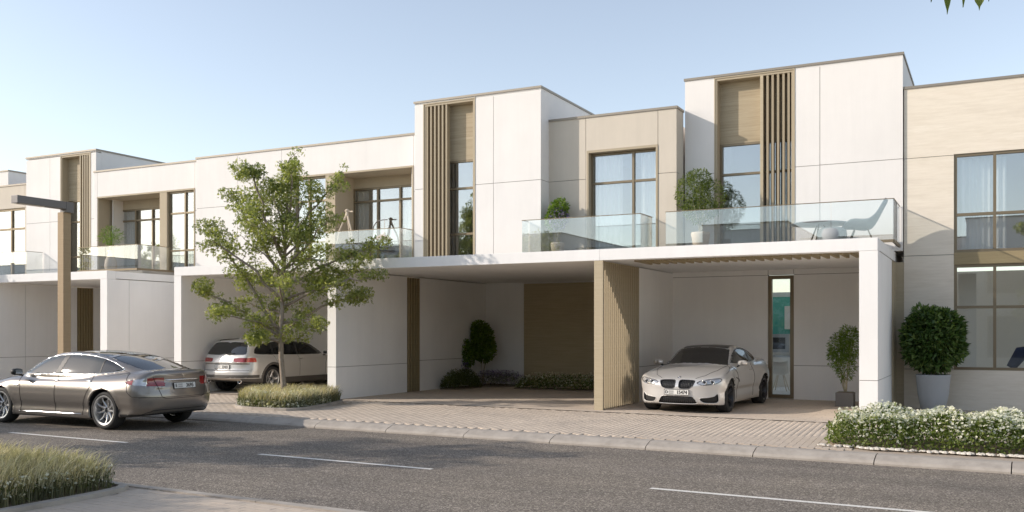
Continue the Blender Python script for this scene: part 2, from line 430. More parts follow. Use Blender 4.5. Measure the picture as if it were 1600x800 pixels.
# ================================================================== HOUSES
JT, OT = 5.46, 6.16          # joint / transom level, top of the openings
ZT, ZL = 7.74, 6.98          # roof edge of the towers and of the lower parts
FL = 3.60                    # balcony floor
def facade(parent, Y, xs, zs, skip, mt, thick=.22, axis='y', sign=1, gap=.012):
    """wall of separate panels with open joints; cells listed in skip are openings"""
    g2 = gap/2
    nx, nz = len(xs)-1, len(zs)-1
    for i in range(nx):
        for j in range(nz):
            if (i, j) in skip: continue
            b = MB(); a0, a1, c0, c1 = xs[i]+g2, xs[i+1]-g2, zs[j]+g2, zs[j+1]-g2
            if i == 0: a0 = xs[0]
            if i == nx-1: a1 = xs[-1]
            if j == 0: c0 = zs[0]
            if j == nz-1: c1 = zs[-1]
            if axis == 'y': b.box(a0, a1, Y, Y+thick, c0, c1)
            else: b.box(min(Y, Y-sign*thick), max(Y, Y-sign*thick), a0, a1, c0, c1)
            b.build('wall_panel', mt, parent)
            if i+1 < nx and (i+1, j) not in skip:
                x = xs[i+1]
                if axis == 'y': MB().box(x-g2-.004, x+g2+.004, Y+.014, Y+thick-.01, c0+.003, c1-.003).build('joint_seal', M['joint'], parent)
                else: MB().box(min(Y-sign*.014, Y-sign*(thick-.01)), max(Y-sign*.014, Y-sign*(thick-.01)), x-g2-.004, x+g2+.004, c0+.003, c1-.003).build('joint_seal', M['joint'], parent)
            if j+1 < nz and (i, j+1) not in skip:
                z = zs[j+1]
                if axis == 'y': MB().box(a0+.003, a1-.003, Y+.014, Y+thick-.01, z-g2-.004, z+g2+.004).build('joint_seal', M['joint'], parent)
                else: MB().box(min(Y-sign*.014, Y-sign*(thick-.01)), max(Y-sign*.014, Y-sign*(thick-.01)), a0+.003, a1-.003, z-g2-.004, z+g2+.004).build('joint_seal', M['joint'], parent)

def facade_cols(parent, Y, cols, mt, thick=.22, gap=.012):
    """columns of panels: (x0, x1, [z levels])"""
    g2 = gap/2; n = len(cols)
    for i, (x0, x1, zs) in enumerate(cols):
        a0 = x0+(g2 if i else 0); a1 = x1-(g2 if i < n-1 else 0)
        for j in range(len(zs)-1):
            c0 = zs[j]+(g2 if j else 0); c1 = zs[j+1]-(g2 if j < len(zs)-2 else 0)
            MB().box(a0, a1, Y, Y+thick, c0, c1).build('wall_panel', mt, parent)
            if j: MB().box(a0+.003, a1-.003, Y+.014, Y+thick-.01, zs[j]-g2-.004, zs[j]+g2+.004).build('joint_seal', M['joint'], parent)
        if i: 
            lo = max(zs[0], cols[i-1][2][0]); MB().box(x0-g2-.004, x0+g2+.004, Y+.016, Y+thick-.012, lo+.003, zs[-1]-.003).build('joint_seal', M['joint'], parent)

def coping(parent, x0, x1, y0, y1, z):
    o = .025; w = .26; b = MB()
    b.box(x0-o, x1+o, y0-o, y0+w, z, z+.055).box(x0-o, x1+o, y1-w, y1+o, z, z+.055)
    b.box(x0-o, x0+w, y0+w+.001, y1-w-.001, z, z+.055).box(x1-w, x1+o, y0+w+.001, y1-w-.001, z, z+.055)
    b.build('roof_coping', M['coping'], parent)

def shell(parent, x0, x1, y0, y1, z0, z1, mt, front=.22, left=True, right=True):
    """side and back walls, roof"""
    yb = y0+front+.002
    if left: MB().box(x0, x0+.2, yb, y1, z0, z1).build('side_wall', mt, parent)
    if right: facade(parent, x1, [yb, yb+3.1, y1], [z0, JT, z1] if z0 < JT-.5 else [z0, z1], set(), mt, .2, 'x', 1)
    MB().box(x0+.202, x1-.202, y1-.2, y1, z0, z1).build('back_wall', mt, parent)
    MB().box(x0+.2, x1-.2, y0+.75, y1-.2, z1-.55, z1-.35).build('roof', M['deckgrey'], parent)
    coping(parent, x0, x1, y0, y1, z1)

def window(parent, x0, x1, z0, z1, Y, mx=(), tz=(), fw=.055, depth=.09, skip=(), outer=True, mt=None, glassm=None):
    """frame as a part, every pane a sub-part"""
    mt = mt or M['bronze']; b = MB()
    b.box(x0, x0+fw, Y, Y+depth, z0, z1).box(x1-fw, x1, Y, Y+depth, z0, z1)
    b.box(x0+fw, x1-fw, Y, Y+depth, z0, z0+fw).box(x0+fw, x1-fw, Y, Y+depth, z1-fw, z1)
    for x in mx: b.box(x-fw/2, x+fw/2, Y-.004, Y+depth-.004, z0+fw, z1-fw)
    xs = [x0+fw]+list(mx)+[x1-fw]; zs = [z0+fw]+list(tz)+[z1-fw]
    for i in range(len(xs)-1):
        a0 = xs[i]+(fw/2 if i else 0); a1 = xs[i+1]-(fw/2 if i < len(xs)-2 else 0)
        for z in tz: b.box(a0, a1, Y+.003, Y+depth-.003, z-fw/2, z+fw/2)
    w = b.build('window', mt, parent)
    for i in range(len(xs)-1):
        for j in range(len(zs)-1):
            if (i, j) in skip: continue
            a0 = xs[i]+(fw/2 if i else 0)-.006; a1 = xs[i+1]-(fw/2 if i < len(xs)-2 else 0)+.006
            c0 = zs[j]+(fw/2 if j else 0)-.006; c1 = zs[j+1]-(fw/2 if j < len(zs)-2 else 0)+.006
            MB().box(a0, a1, Y+depth*.5, Y+depth*.5+.012, c0, c1).build('pane', glassm or M['pane'], w)
    return w

def curtain(parent, x0, x1, z0, z1, Y, pitch=.13, amp=.035):
    n = int((x1-x0)/.022); b = MB(); ph = random.uniform(0, 6)
    for i in range(n+1):
        x = x0+(x1-x0)*i/n; y = Y+amp*sin(2*pi*x/pitch+ph+.9*sin(x*7))
        b.v += [(x, y, z0), (x, y, z1)]
        if i: b.f.append((2*i-2, 2*i, 2*i+1, 2*i-1))
    return b.build('curtain', M['curtain'], parent, smooth=True)

def room(parent, x0, x1, y0, y1, z0, z1, mt=None):
    """plastered inside of a room, open to the window"""
    b = MB(); t = .05
    b.box(x0-t, x1+t, y1, y1+t, z0, z1).box(x0-t, x0, y0, y1-.001, z0, z1).box(x1, x1+t, y0, y1-.001, z0, z1).box(x0-t, x1+t, y0, y1+t, z1, z1+t)
    b.build('room', mt or M['room'], parent)
    MB().box(x0-t, x1+t, y0, y1+t, z0-t, z0).build('room_floor', M['roomfloor'], parent)

def fins(parent, xs, Y, z0, z1, w=.05, d=.14, mt=None):
    me = None
    for x in xs:
        if me is None:
            b = MB().box(-w/2, w/2, 0, d, z0, z1); o = b.build('fin', mt or M['fin'], None); me = o.data; o.parent = parent; o.location = Vector((x, Y, 0))-root_loc(parent)
        else:
            o = bpy.data.objects.new('fin', me); col.objects.link(o); o.parent = parent; o.location = Vector((x, Y, 0))-root_loc(parent)

def tower_slot(parent, xl, xp0, xp1, xr, Y, fin_xs, ztop, deep=.26, second=True, fins_first=False, panel_x=None):
    """recess of a tower: timber panel above, window below, upright fins over one side"""
    b = MB()   # reveal lining
    b.box(xl, xl+.04, Y+.002, Y+deep+.1, FL-.2, ztop).box(xr-.04, xr, Y+.002, Y+deep+.1, FL-.2, ztop).box(xl+.04, xr-.04, Y+.002, Y+deep+.1, ztop-.05, ztop)
    b.box(xl-.03, xl, Y-.012, Y+.05, FL-.2, ztop).box(xr, xr+.03, Y-.012, Y+.05, FL-.2, ztop).box(xl-.03, xr+.03, Y-.012, Y+.05, ztop, ztop+.03)
    b.build('reveal', M['tan'], parent)
    MB().box(xl+.04, xr-.04, Y+deep, Y+deep+.09, OT+.02, ztop-.05).build('timber_panel', M['panel'], parent)
    tz = [5.44] if not second else [4.24, 5.44]
    window(parent, xl+.04, xr-.04, FL-.1, OT+.018, Y+deep, [panel_x] if panel_x else [], tz)
    fins(parent, fin_xs, Y+.01, FL-.2, ztop-.051)
    room(parent, xl-.6, xr+.6, Y+deep+.12, Y+3.8, FL-.05, 6.9)

def balustrade(parent, pts, joints, z0=FL-.02, z1=4.41, tint=None):
    """glass guard: panes along a polyline with a thin top rail; joints = x of pane joints on the first run"""
    for (p, q) in zip(pts[:-1], pts[1:]):
        p = np.array(p, float); q = np.array(q, float); L = np.linalg.norm(q-p); d = (q-p)/L
        if abs(d[0]) > .9: cuts = [0]+sorted([(x-p[0])/d[0] for x in joints if min(p[0], q[0]) < x < max(p[0], q[0])])+[L]
        else: cuts = [0, L]
        for a, b_ in zip(cuts[:-1], cuts[1:]):
            u0 = p+d*(a+.006); u1 = p+d*(b_-.006)
            MB().bar((*u0, (z0+z1)/2), (*u1, (z0+z1)/2), .016, z1-z0).build('glass_panel', M['balcony_glass'], parent)
        r = MB().bar((*p, z1+.009), (*q, z1+.009), .03, .016)
        r.build('top_rail', M['bronze'], parent)
        MB().bar((*p, z0-.03), (*q, z0-.03), .05, .06).build('glass_channel', M['bronze'], parent)

# plan data -------------------------------------------------------
YA, YB, YG, YS, YC, YR, YL = 22.30, 21.26, 21.74, 22.35, 21.85, 21.50, 21.78
YF = 18.85
# ---- house with the stone front (right edge of the view)
H1 = thing('town_house', 'townhouse clad in pale travertine slabs at the right end, behind the round clipped bush', 'house', (2, YS, 0), group='townhouses in the row')
xs = [-1.55, -.76, 3.2]; WX0, WX1 = -.72, 2.3
facade(H1, YS, [-1.75, -.76], [0, .86, 3.33, JT, ZL], set(), M['stone'])
facade(H1, YS, [-.76+.0, 2.5, 5.6], [0, .86, 6.0, JT+.0, ZL][0:2], set(), M['stone'])
facade(H1, YS, [-.76, 2.5, 5.6], [JT+.02, ZL], set(), M['stone'])
facade(H1, YS, [2.5, 5.6], [.86, 3.33, JT+.02], set(), M['stone'])
MB().box(-1.75, -1.55, YS+.222, YS+2.6, 0, 3.199).build('side_wall', M['beige'], H1); shell(H1, -1.75, 5.6, YS, YS+2.6, 3.2, ZL, M['beige'], right=False)
window(H1, -.76, 2.5, 3.37, JT+.02, YS+.03, [.02, 1.2], [4.18], .06)
window(H1, -.76, 2.5, .86, 3.11, YS+.03, [.02, 1.2], [2.20], .06, glassm=M['pane_clear'])
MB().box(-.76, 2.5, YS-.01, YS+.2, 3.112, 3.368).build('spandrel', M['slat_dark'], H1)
room(H1, -.9, 2.9, YS+.24, YS+2.3, 3.3, 6.0, M['roomwarm']); MB().box(-1.2, 9, YS+4.2, YS+4.25, .3, 3.2).box(-.95, -.9, YS+.24, YS+4.2, .3, 3.2).build('room', M['roomwarm'], H1); MB().box(-1, 9, YS+.24, YS+4.2, .25, .3).build('room_floor', M['cab'], H1)
curtain(H1, -.66, .0, 3.42, 5.4, YS+.33); curtain(H1, .05, .24, 3.42, 5.4, YS+.33)
MB().box(-.72, -.35, YS+1.6, YS+1.66, .3, 3.0).build('inner_wall', M['room'], H1)
MB().box(-1.93, -1.751, YS+.01, YS+.06, 0, 3.2).build('closure_panel', M['slat'], H1)
# ---- house over the carport with the silver coupe: tall tower plus beige bay
H2 = thing('town_house', 'townhouse with the tall white tower and beige bay above the silver car\'s carport', 'house', (-6, YA, 0), group='townhouses in the row')
xl, xr = at(1118, YA), at(1240, YA)
facade(H2, YA, [-6.66, xl, xr, at(1281, YA), -1.77], [3.45, JT, 7.70], {(1, 0), (1, 1)}, M['white'])
MB().box(xl-.03, xr+.03, YA, YA+.2, 7.70, ZT-.001).build('lintel', M['white'], H2)
facade(H2, YA+.0, [-6.66, xl-.03], [7.701, ZT], set(), M['white'], .2); facade(H2, YA, [xr+.03, -1.77], [7.701, ZT], set(), M['white'], .2)
fx = [at(u, YA) for u in (1199, 1207, 1215.5, 1224, 1232, 1238)]
tower_slot(H2, xl, 0, 0, xr, YA, fx, 7.70, second=False, panel_x=at(1191, YA+.2))
MB().box(at(1190, YA)-.035, at(1190, YA)+.035, YA+.0, YA+.25, FL-.2, 7.65).build('mullion_post', M['slat'], H2)
shell(H2, -6.66, -1.77, YA, YA+4.1, 3.45, ZT, M['white'])
bx0, bx1 = -10.03, -6.70; w0, w1 = at(917, YG), at(1028, YG)
facade_cols(H2, YG, [(bx0, w0-.03, [3.45, JT, ZL]), (w0-.03, w1, [OT, ZL]), (w1, bx1, [3.45, JT, ZL])], M['beige'])
MB().box(w0-.03, w0-.001, YG+.003, YG+.2, 3.45, OT).build('window_edge', M['beige'], H2)
b = MB(); b.box(w0, w0+.05, YG-.015, YG+.26, FL-.2, OT).box(w1-.05, w1, YG-.015, YG+.26, FL-.2, OT).box(w0+.05, w1-.05, YG-.015, YG+.26, OT-.06, OT); b.build('reveal', M['tan'], H2)
window(H2, w0+.05, w1-.05, FL-.1, OT-.061, YG+.17, [at(990, YG+.2)], [5.36])
room(H2, bx0+.2, bx1-.2, YG+.28, YG+4.5, FL-.05, 6.7)
curtain(H2, w0+.1, at(1000, YG)-.6, FL, 6.05, YG+.42); curtain(H2, at(993, YG), w1-.05, FL, 6.05, YG+.42)
MB().box(bx1-.2, bx1, YG+.222, YA-.002, 3.45, ZL).build('side_wall', M['beige'], H2)
MB().box(bx0+.202, bx1-.21, YG+.23, YG+4.6, ZL-.5, ZL-.3).build('roof', M['deckgrey'], H2)
coping(H2, bx0+.03, bx1, YG, YG+.53, ZL)
# ---- the house with the second tower and the brown-walled carport
H3 = thing('town_house', 'townhouse with the middle white tower above the open carport with a brown back wall', 'house', (-14, YB, 0), group='townhouses in the row')
xl, xr = at(663, YB), at(741, YB)
facade(H3, YB, [at(648, YB), xl, xr, at(771, YB), bx0], [3.45, JT, 7.68], {(1, 0), (1, 1)}, M['white'])
MB().box(at(648, YB), bx0, YB, YB+.22, 7.712, ZT-.001).build('lintel', M['white'], H3)
MB().box(at(648, YB), bx0, YB+.01, YB+.2, 7.68, 7.712).build('lintel_strip', M['white'], H3)  # white strip set slightly back below the lintel
fx = [at(u, YB) for u in (667, 673, 679, 685, 691, 697)]
tower_slot(H3, xl, 0, 0, xr, YB, fx, 7.68)
shell(H3, at(648, YB), bx0, YB, YB+8, 3.45, ZT, M['white'])
LX = at(307, YR)
o0, o1, o2, o3 = at(460, YR), at(509, YR), at(524, YR), at(646, YR)
tb = at(648, YB)
facade_cols(H3, YR, [(LX, at(371, YR), [3.45, JT, ZL]), (at(371, YR), at(440, YR), [3.45, JT, ZL]), (at(440, YR), o0, [3.45, JT, ZL]), (o0, o3, [OT, ZL]), (o3, tb, [3.45, JT, ZL])], M['white'])
MB().box(o1, o2, YR-.012, YR+1.0, FL-.2, OT-.001).build('pier', M['tan_render'], H3)
b = MB(); b.box(o0, o3, YR-.02, YR+.22, OT-.05, OT-.002).box(o3-.03, o3, YR-.02, YR+1.0, FL-.2, OT-.051); b.build('opening_trim', M['tan'], H3)
window(H3, o0, o1-.002, FL-.1, OT-.051, YR+.06, [at(481, YR)], [4.24, 5.42])
window(H3, o2+.002, o3-.032, FL-.1, OT-.35, YR+.85, [at(590, YR+.85), at(625, YR+.85)], [5.42])
MB().box(o2, o3-.031, YR+.23, YR+1.2, OT-.05, OT+.05).build('soffit', M['tan_render'], H3)
MB().box(o2, o3-.031, YR+.86, YR+.95, OT-.349, OT-.051).build('head_panel', M['tan_render'], H3)
room(H3, o0-.5, o3+.05, YR+1.05, YR+4.5, FL-.05, 6.3)
curtain(H3, o2+.05, at(572, YR+.85), FL, 5.75, YR+1.0); curtain(H3, at(628, YR+.85), o3-.05, FL, 5.75, YR+1.0)
curtain(H3, o0+.06, at(484, YR), FL, 6.0, YR+.3)
shell(H3, LX, tb, YR, YR+7, 3.45, ZL, M['white'], right=False)
# ---- the house with the leftmost full tower
H4 = thing('town_house', 'townhouse with the left white tower and palm balcony behind the lamp post', 'house', (-25, YL, 0), group='townhouses in the row')
cx0, cx1 = at(41, YC), at(150, YC); xl, xr = at(95.5, YC), at(141, YC)
facade(H4, YC, [cx0, at(78, YC), xl, xr, cx1], [3.45, JT, 7.68], {(2, 0), (2, 1)}, M['white'])
MB().box(cx0, cx1, YC, YC+.22, 7.712, ZT-.001).build('lintel', M['white'], H4)
fx = [at(u, YC) for u in (124.8, 128.8, 132.2, 135.6, 139)]
tower_slot(H4, xl, 0, 0, xr, YC, fx, 7.68)
shell(H4, cx0, cx1, YC, YC+8, 3.45, ZT, M['white'])
o0, o1, o2, o3 = at(152, YL), at(250, YL), at(261, YL), at(304.5, YL)
facade_cols(H4, YL, [(cx1, o0, [3.45, ZL]), (o0, o3, [OT, ZL]), (o3, LX, [3.45, JT, ZL])], M['white'])
MB().box(o1, o2, YL-.012, YL+1.0, FL-.2, OT-.001).build('pier', M['tan_render'], H4)
b = MB(); b.box(o0, o3, YL-.02, YL+.22, OT-.05, OT-.002).box(o3-.03, o3, YL-.02, YL+.2, FL-.2, OT-.051); b.build('opening_trim', M['tan'], H4)
MB().box(o0-.02, o0+.03, YL+.01, YL+1.05, FL-.2, OT-.05).build('recess_side', M['tan_render'], H4)
window(H4, o2+.002, o3-.032, FL-.1, OT-.051, YL+.06, [at(287, YL)], [4.24, 5.42])
window(H4, o0+.03, o1-.002, FL-.1, OT-.35, YL+.85, [at(212, YL+.85), at(238, YL+.85)], [5.42])
MB().box(o0+.03, o1, YL+.23, YL+1.2, OT-.05, OT+.05).build('soffit', M['tan_render'], H4)
MB().box(o0+.03, o1, YL+.86, YL+.95, OT-.349, OT-.051).build('head_panel', M['tan_render'], H4)
room(H4, o0-.05, o3+.2, YL+1.05, YL+4.5, FL-.05, 6.3)
curtain(H4, o0+.1, at(208, YL+.85), FL, 5.75, YL+1.0); curtain(H4, o2+.05, at(285, YL), FL, 6.0, YL+.3)
shell(H4, cx1, LX, YL, YL+7, 3.45, ZL, M['white'], left=False, right=False)
# ---- far left house: beige bay, then another tower
H5 = thing('town_house', 'townhouse with a beige bay at the left edge, left of the lamp post', 'house', (-34, 22.4, 0), group='townhouses in the row')
Y5 = 22.42; a1 = at(39, Y5); a0 = at(-3, Y5)-1.2
facade(H5, Y5, [-34.0, a0, a1, cx0], [3.45, OT, ZL], {(1, 0)}, M['beige'])
window(H5, a0, a1, FL-.1, OT, Y5+.05, [at(16, Y5)], [5.42], .07)
room(H5, a0-.5, a1+.1, Y5+.25, Y5+4, FL-.05, 6.3); curtain(H5, a0+.1, at(10, Y5), FL, 6.1, Y5+.3)
shell(H5, -34.0, cx0, Y5, Y5+7, 3.45, ZL, M['beige'], right=False)
facade(H5, 23.2, [-42, -38, -33.2], [0, JT, ZT], set(), M['white']); shell(H5, -42, -33.2, 23.2, 31, 0, ZT, M['white'])

# ---- carports: slabs, walls, columns, screens
def slab(parent, x0, x1, yf, yb, pergola=None):
    z0, z1 = 3.2, 3.44
    MB().box(x0, x1, yf, yf+.3, z0, z1).build('fascia', M['white_low'], parent, bevel=.006)
    if pergola:
        p0, p1, q0, q1 = pergola
        MB().box(x0, p0, yf+.301, yb, z0+.02, z1-.01).box(p1, x1, yf+.301, yb, z0+.02, z1-.01).box(p0+.001, p1-.001, q1, yb, z0+.02, z1-.01).build('roof_slab', M['white_low'], parent)
        n = int((p1-p0)/.185)
        for i in range(n):
            x = p0+(i+.5)*(p1-p0)/n
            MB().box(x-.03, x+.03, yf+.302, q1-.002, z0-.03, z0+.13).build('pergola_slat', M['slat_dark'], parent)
    else:
        MB().box(x0, x1, yf+.301, yb, z0+.02, z1-.01).build('roof_slab', M['white_low'], parent)
    MB().box(x0, x1-.3, 20.5, yb, z1-.009, FL-.06).build('balcony_floor', M['concrete'], parent)

def swall(parent, x, y0, y1, thick=.26, z1=3.2, sign=1, joints=(.8,), yj=()):
    """right-facing wall of panels; x is its visible face"""
    facade(parent, x, [y0]+list(yj)+[y1], [0]+list(joints)+[z1-.003], set(), M['white_low'], thick, 'x', sign)

def slat_wall(parent, x, y0, y1, z1=3.18, pitch=.1, mt=None):
    """vertical battens on the right-hand face of a backing board"""
    mt = mt or M['slat_dark']
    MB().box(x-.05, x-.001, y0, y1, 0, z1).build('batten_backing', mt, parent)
    n = max(2, int((y1-y0)/pitch)); me = None
    for i in range(n):
        y = y0+(i+.5)*(y1-y0)/n
        if me is None:
            o = MB().box(0, .055, -.022, .022, 0.005, z1-.002).build('batten', mt, None); me = o.data
        else: o = bpy.data.objects.new('batten', me); col.objects.link(o)
        o.parent = parent; o.location = Vector((x, y, 0))-root_loc(parent)

# bay with the silver car (H2)
CR = -1.93
slab(H2, -7.5, CR, YF, 24.3, (-6.9, -2.35, YF+.3, YF+1.35))
swall(H2, CR, YF, 21.57, .33, joints=(.76,))
slat_wall(H2, CR-.03, 21.58, 24.2, mt=M['slat'])
MB().box(CR-.33, CR-.05, 21.58, 24.2, 0, 3.2).build('carport_wall', M['white_low'], H2)
bw0, bw1 = at(1200, 24), at(1240, 24)
facade(H2, 24.0, [-7.5, bw0, bw1, CR-.33], [0, .84, 3.09, 3.22], {(1, 0), (1, 1)}, M['white_low'])
window(H2, bw0, bw1, 0.02, 3.08, 24.02, [], [], .09, .12, glassm=M['pane_clear'])
MB().box(-3.0, -2.95, 24.24, 28, 0, 3.1).box(-7.4, -2.9, 30.0, 30.05, 0, 2.9).build('room', M['cab'], H2); MB().box(-9, -2.9, 26.9, 40, -.05, .006).box(-7.2, -2.9, 24.24, 26.899, -.05, .006).build('room_floor', M['roomwarm'], H2)  # near-white floor running out under open sky, shaped to bounce daylight indoors
swall(H2, -7.5, 21.25, 23.998, .24, joints=(.84,))
# slatted screen between the bays
scr = thing('slat_screen', 'freestanding champagne coloured slatted screen wall between the two open carports', 'screen', (-7.5, YF, 0))
MB().box(-7.63, -7.43, YF, YF+.05, .0, 3.198).build('end_post', M['slat'], scr)
me = None
for i in range(19):
    y = YF+.11+i*.125
    if me is None: o = MB().box(-.16, 0, -.016, .016, 0.004, 3.19).build('blade', M['slat'], None); me = o.data
    else: o = bpy.data.objects.new('blade', me); col.objects.link(o)
    o.parent = scr; o.location = Vector((-7.45, y, 0))-root_loc(scr)
for z in (.03, 3.15): MB().box(-7.58, -7.54, YF+.056, 21.24, z, z+.03).build('rail', M['slat_dark'], scr)
# open bay (H3)
slab(H3, -14.75, -7.502, YF+.0, 26.9)
swall(H3, -14.49, YF, 22.03, .26, joints=(.80,))
slat_wall(H3, -14.52, 22.035, 22.68, pitch=.11)
swall(H3, -14.49, 22.69, 26.59, .26, joints=(.86,))
facade(H3, 26.6, [-14.8, -13.1, -7.3], [0, 3.22], set(), M['white_low'])
MB().box(-13.1, -7.6, 26.53, 26.598, .0, 3.17).build('timber_panel', M['panel_dark'], H3)
swall(H3, -7.76, 24.1, 26.5, .1, sign=-1, joints=())
# bay with the estate car (H4)
slab(H4, -19.98, -14.752, YF, 24.3)
swall(H4, -19.72, YF, 23.96, .26, joints=(.86,))
facade(H4, 23.97, [-19.98, -17.2, -14.75], [0, .86, 3.22], {(1, 0), (1, 1)}, M['white_low'])
window(H4, -17.2, -14.76, .02, 3.2, 24.0, [-16.4, -15.6], [2.3], .07)
room(H4, -17.4, -14.8, 24.25, 27, 0, 3.15)
# left bay (H4 tower) and next one
slab(H5, -34.5, -22.76, YF+.12, 24.4)
swall(H5, -22.76, YF+.12, 24.3, .28, joints=(.86,), yj=(19.75,))
facade(H5, 24.3, [-28.2, -22.76], [0, .86, 3.22], set(), M['white_low'])
swall(H5, -27.9, YF+.12, 22.03, .26, joints=(.86,), yj=(20.1,))
slat_wall(H5, -27.93, 22.035, 22.68, pitch=.1)
swall(H5, -27.9, 22.69, 24.29, .26, joints=(.86,))
facade(H4, 24.3, [-22.74, -19.99], [0, .86, 3.22, JT], set(), M['white_low'])
# ---- glass guards of the balconies (real edges of the slabs)
YX = 20.9
gx = at(1396, YX)
balustrade(H2, [(at(1040, YX), YX), (gx, YX), (gx, YA-.02)], [at(u, YX) for u in (1122, 1207, 1298.5)])
g0, g1 = at(816, YX), at(1001, YX)
balustrade(H3, [(g0, YB-.02), (g0, YX), (g1, YX), (g1, YG-.02)], [at(936, YX)])
g0, g1 = at(487, YX), at(625, YX)
balustrade(H3, [(g0, YX), (g1, YX), (g1, YR-.02)], [at(560, YX)])
g0, g1 = at(122, 20.1), -22.8
balustrade(H4, [(g0, 20.1), (g1, 20.1), (g1, YL-.02)], [at(165, 20.1)], z1=4.28)
g1 = at(41, 21.2)
balustrade(H5, [(-33, 21.2), (g1, 21.2), (g1, Y5-.6)], [at(9, 21.2)])

# ================================================================== FURNITURE
def solid(name, build, mt, parent, **k):
    b = MB(); build(b); return b.build(name, mt, parent, **k)
M['fabric_grey'] = mat('grey_weave', (.33, .35, .36), .8); M['teal'] = mat('teal_glass_splashback', (.10, .42, .34), .25)
M['steel'] = mat('steel', (.45, .45, .45), .35, .9)
M['navy'] = mat('navy_cloth', (.045, .055, .12), .85); M['copper'] = mat('copper_cushion', (.55, .27, .13), .8)
M['rope'] = mat('bleached_wood', (.62, .52, .40), .7); M['black'] = mat('matt_black', (.018, .018, .018), .6)
tx = at(1281, 21.45)
t = thing('round_table', 'round grey table behind the glass balcony above the silver car', 'table', (tx, 21.45, FL-.06))
solid('table_top', lambda b: b.lathe([(0, .47), (.60, .47), (.62, .485), (.60, .50), (0, .50)], 40), M['fabric_grey'], t, world=False, smooth=False)
for k in range(3):
    a = k*2.1+.4; solid('leg', lambda b: b.tube([(.08*cos(a), .08*sin(a), .47), (.34*cos(a), .34*sin(a), .0)], .018), M['bronze'], t, world=False)
def lounge_chair(x, y, rz, label):
    t = thing('lounge_chair', label, 'chair', (x, y, FL-.06), rz)
    # shell: seat running up into a tall back, as a curved sheet with arms
    prof = [(.42, .30), (.36, .37), (.2, .38), (0, .34), (-.16, .33), (-.26, .42), (-.36, .62), (-.47, .84), (-.53, .95)]
    wid = [.20, .27, .32, .33, .33, .34, .30, .20, .08]
    b = MB(); n = 9
    for (x_, z_), w_ in zip(prof, wid):
        for k in range(n):
            s_ = -1+2*k/(n-1); lift = .20*abs(s_)**3*(1 if -.3 < x_ < .3 else .25)
            b.v.append((x_+.05*abs(s_)**2*(z_ > .5), s_*w_, z_+lift))
    for i in range(len(prof)-1):
        for k in range(n-1): a = i*n+k; b.f.append((a, a+1, a+n+1, a+n))
    o = b.build('seat_shell', M['fabric_grey'], t, True, False); m = o.modifiers.new('thick', 'SOLIDIFY'); m.thickness = .035
    m = o.modifiers.new('sub', 'SUBSURF'); m.levels = m.render_levels = 1
    for sx in (-.28, .25):
        for sy in (-.22, .22): MB().tube([(sx*.5, sy*.5, .33), (sx, sy, 0)], .014).build('leg', M['bronze'], t, world=False)
    return t
lounge_chair(at(1345, 21.5), 21.5, radians(185), 'pointed high backed grey lounge chair right of the round balcony table')
k = thing('ottoman', 'low rounded grey footstool between the round balcony table and the lounge chair', 'footstool', (at(1300, 21.15), 21.15, FL-.06))
MB().lathe([(0, .02), (.22, .02), (.29, .08), (.31, .2), (.29, .31), (.22, .36), (0, .37)], 28).build('cushion', M['fabric_grey'], k, True, False)
MB().lathe([(0, 0), (.2, 0), (.2, .02), (0, .02)], 20).build('base', M['bronze'], k, False, False)
# hanging swing seat on the balcony behind the street tree
sx = at(543, 21.35)
t = thing('swing_frame', 'pale rope and timber swing stand on the balcony right of the street tree', 'swing', (sx, 21.33, FL-.06))
for dx, dy in ((-.36, -.16), (.36, -.16), (0, .2)):
    MB().tube([(0, 0, 1.42), (dx*.55, dy*.5, .95), (dx, dy, 0)], [.028, .02, .022]).build('leg', M['rope'], t, world=False)
MB().lathe([(0, 1.34), (.05, 1.36), (.04, 1.46), (.07, 1.5), (.03, 1.54), (0, 1.54)], 12).bar((-.02, 0, 1.47), (.2, 0, 1.47), .03).build('finial', M['rope'], t, world=False)
MB().bar((-.3, .0, .52), (.55, .0, .46), .30, .12).build('seat', M['fabric_grey'], t, world=False, bevel=.02)
sx = at(600, 21.35)
t = thing('hanging_lantern', 'copper lantern hanging from a curved grey stand on the balcony with the swing', 'lantern', (sx, 21.2, FL-.06))
arc = [(-.26, 0, 0), (-.28, 0, .7), (-.24, 0, 1.0), (-.12, 0, 1.13), (.06, 0, 1.16), (.22, 0, 1.16)]
MB().tube(arc, .014).build('stand', M['lamp_grey'], t, world=False)
MB().tube([(.12, 0, 1.16), (.12, 0, .86)], .006).lathe([(0, .84), (.03, .83), (.035, .78), (.02, .74), (0, .72)], 12, c=(.12, 0, .0)).build('chain', M['rope'], t, world=False)
MB().lathe([(0, .74), (.05, .735), (.16, .68), (.26, .62), (.27, .60), (0, .59)], 20, c=(.06, 0, .03)).build('shade', M['copper'], t, world=False)
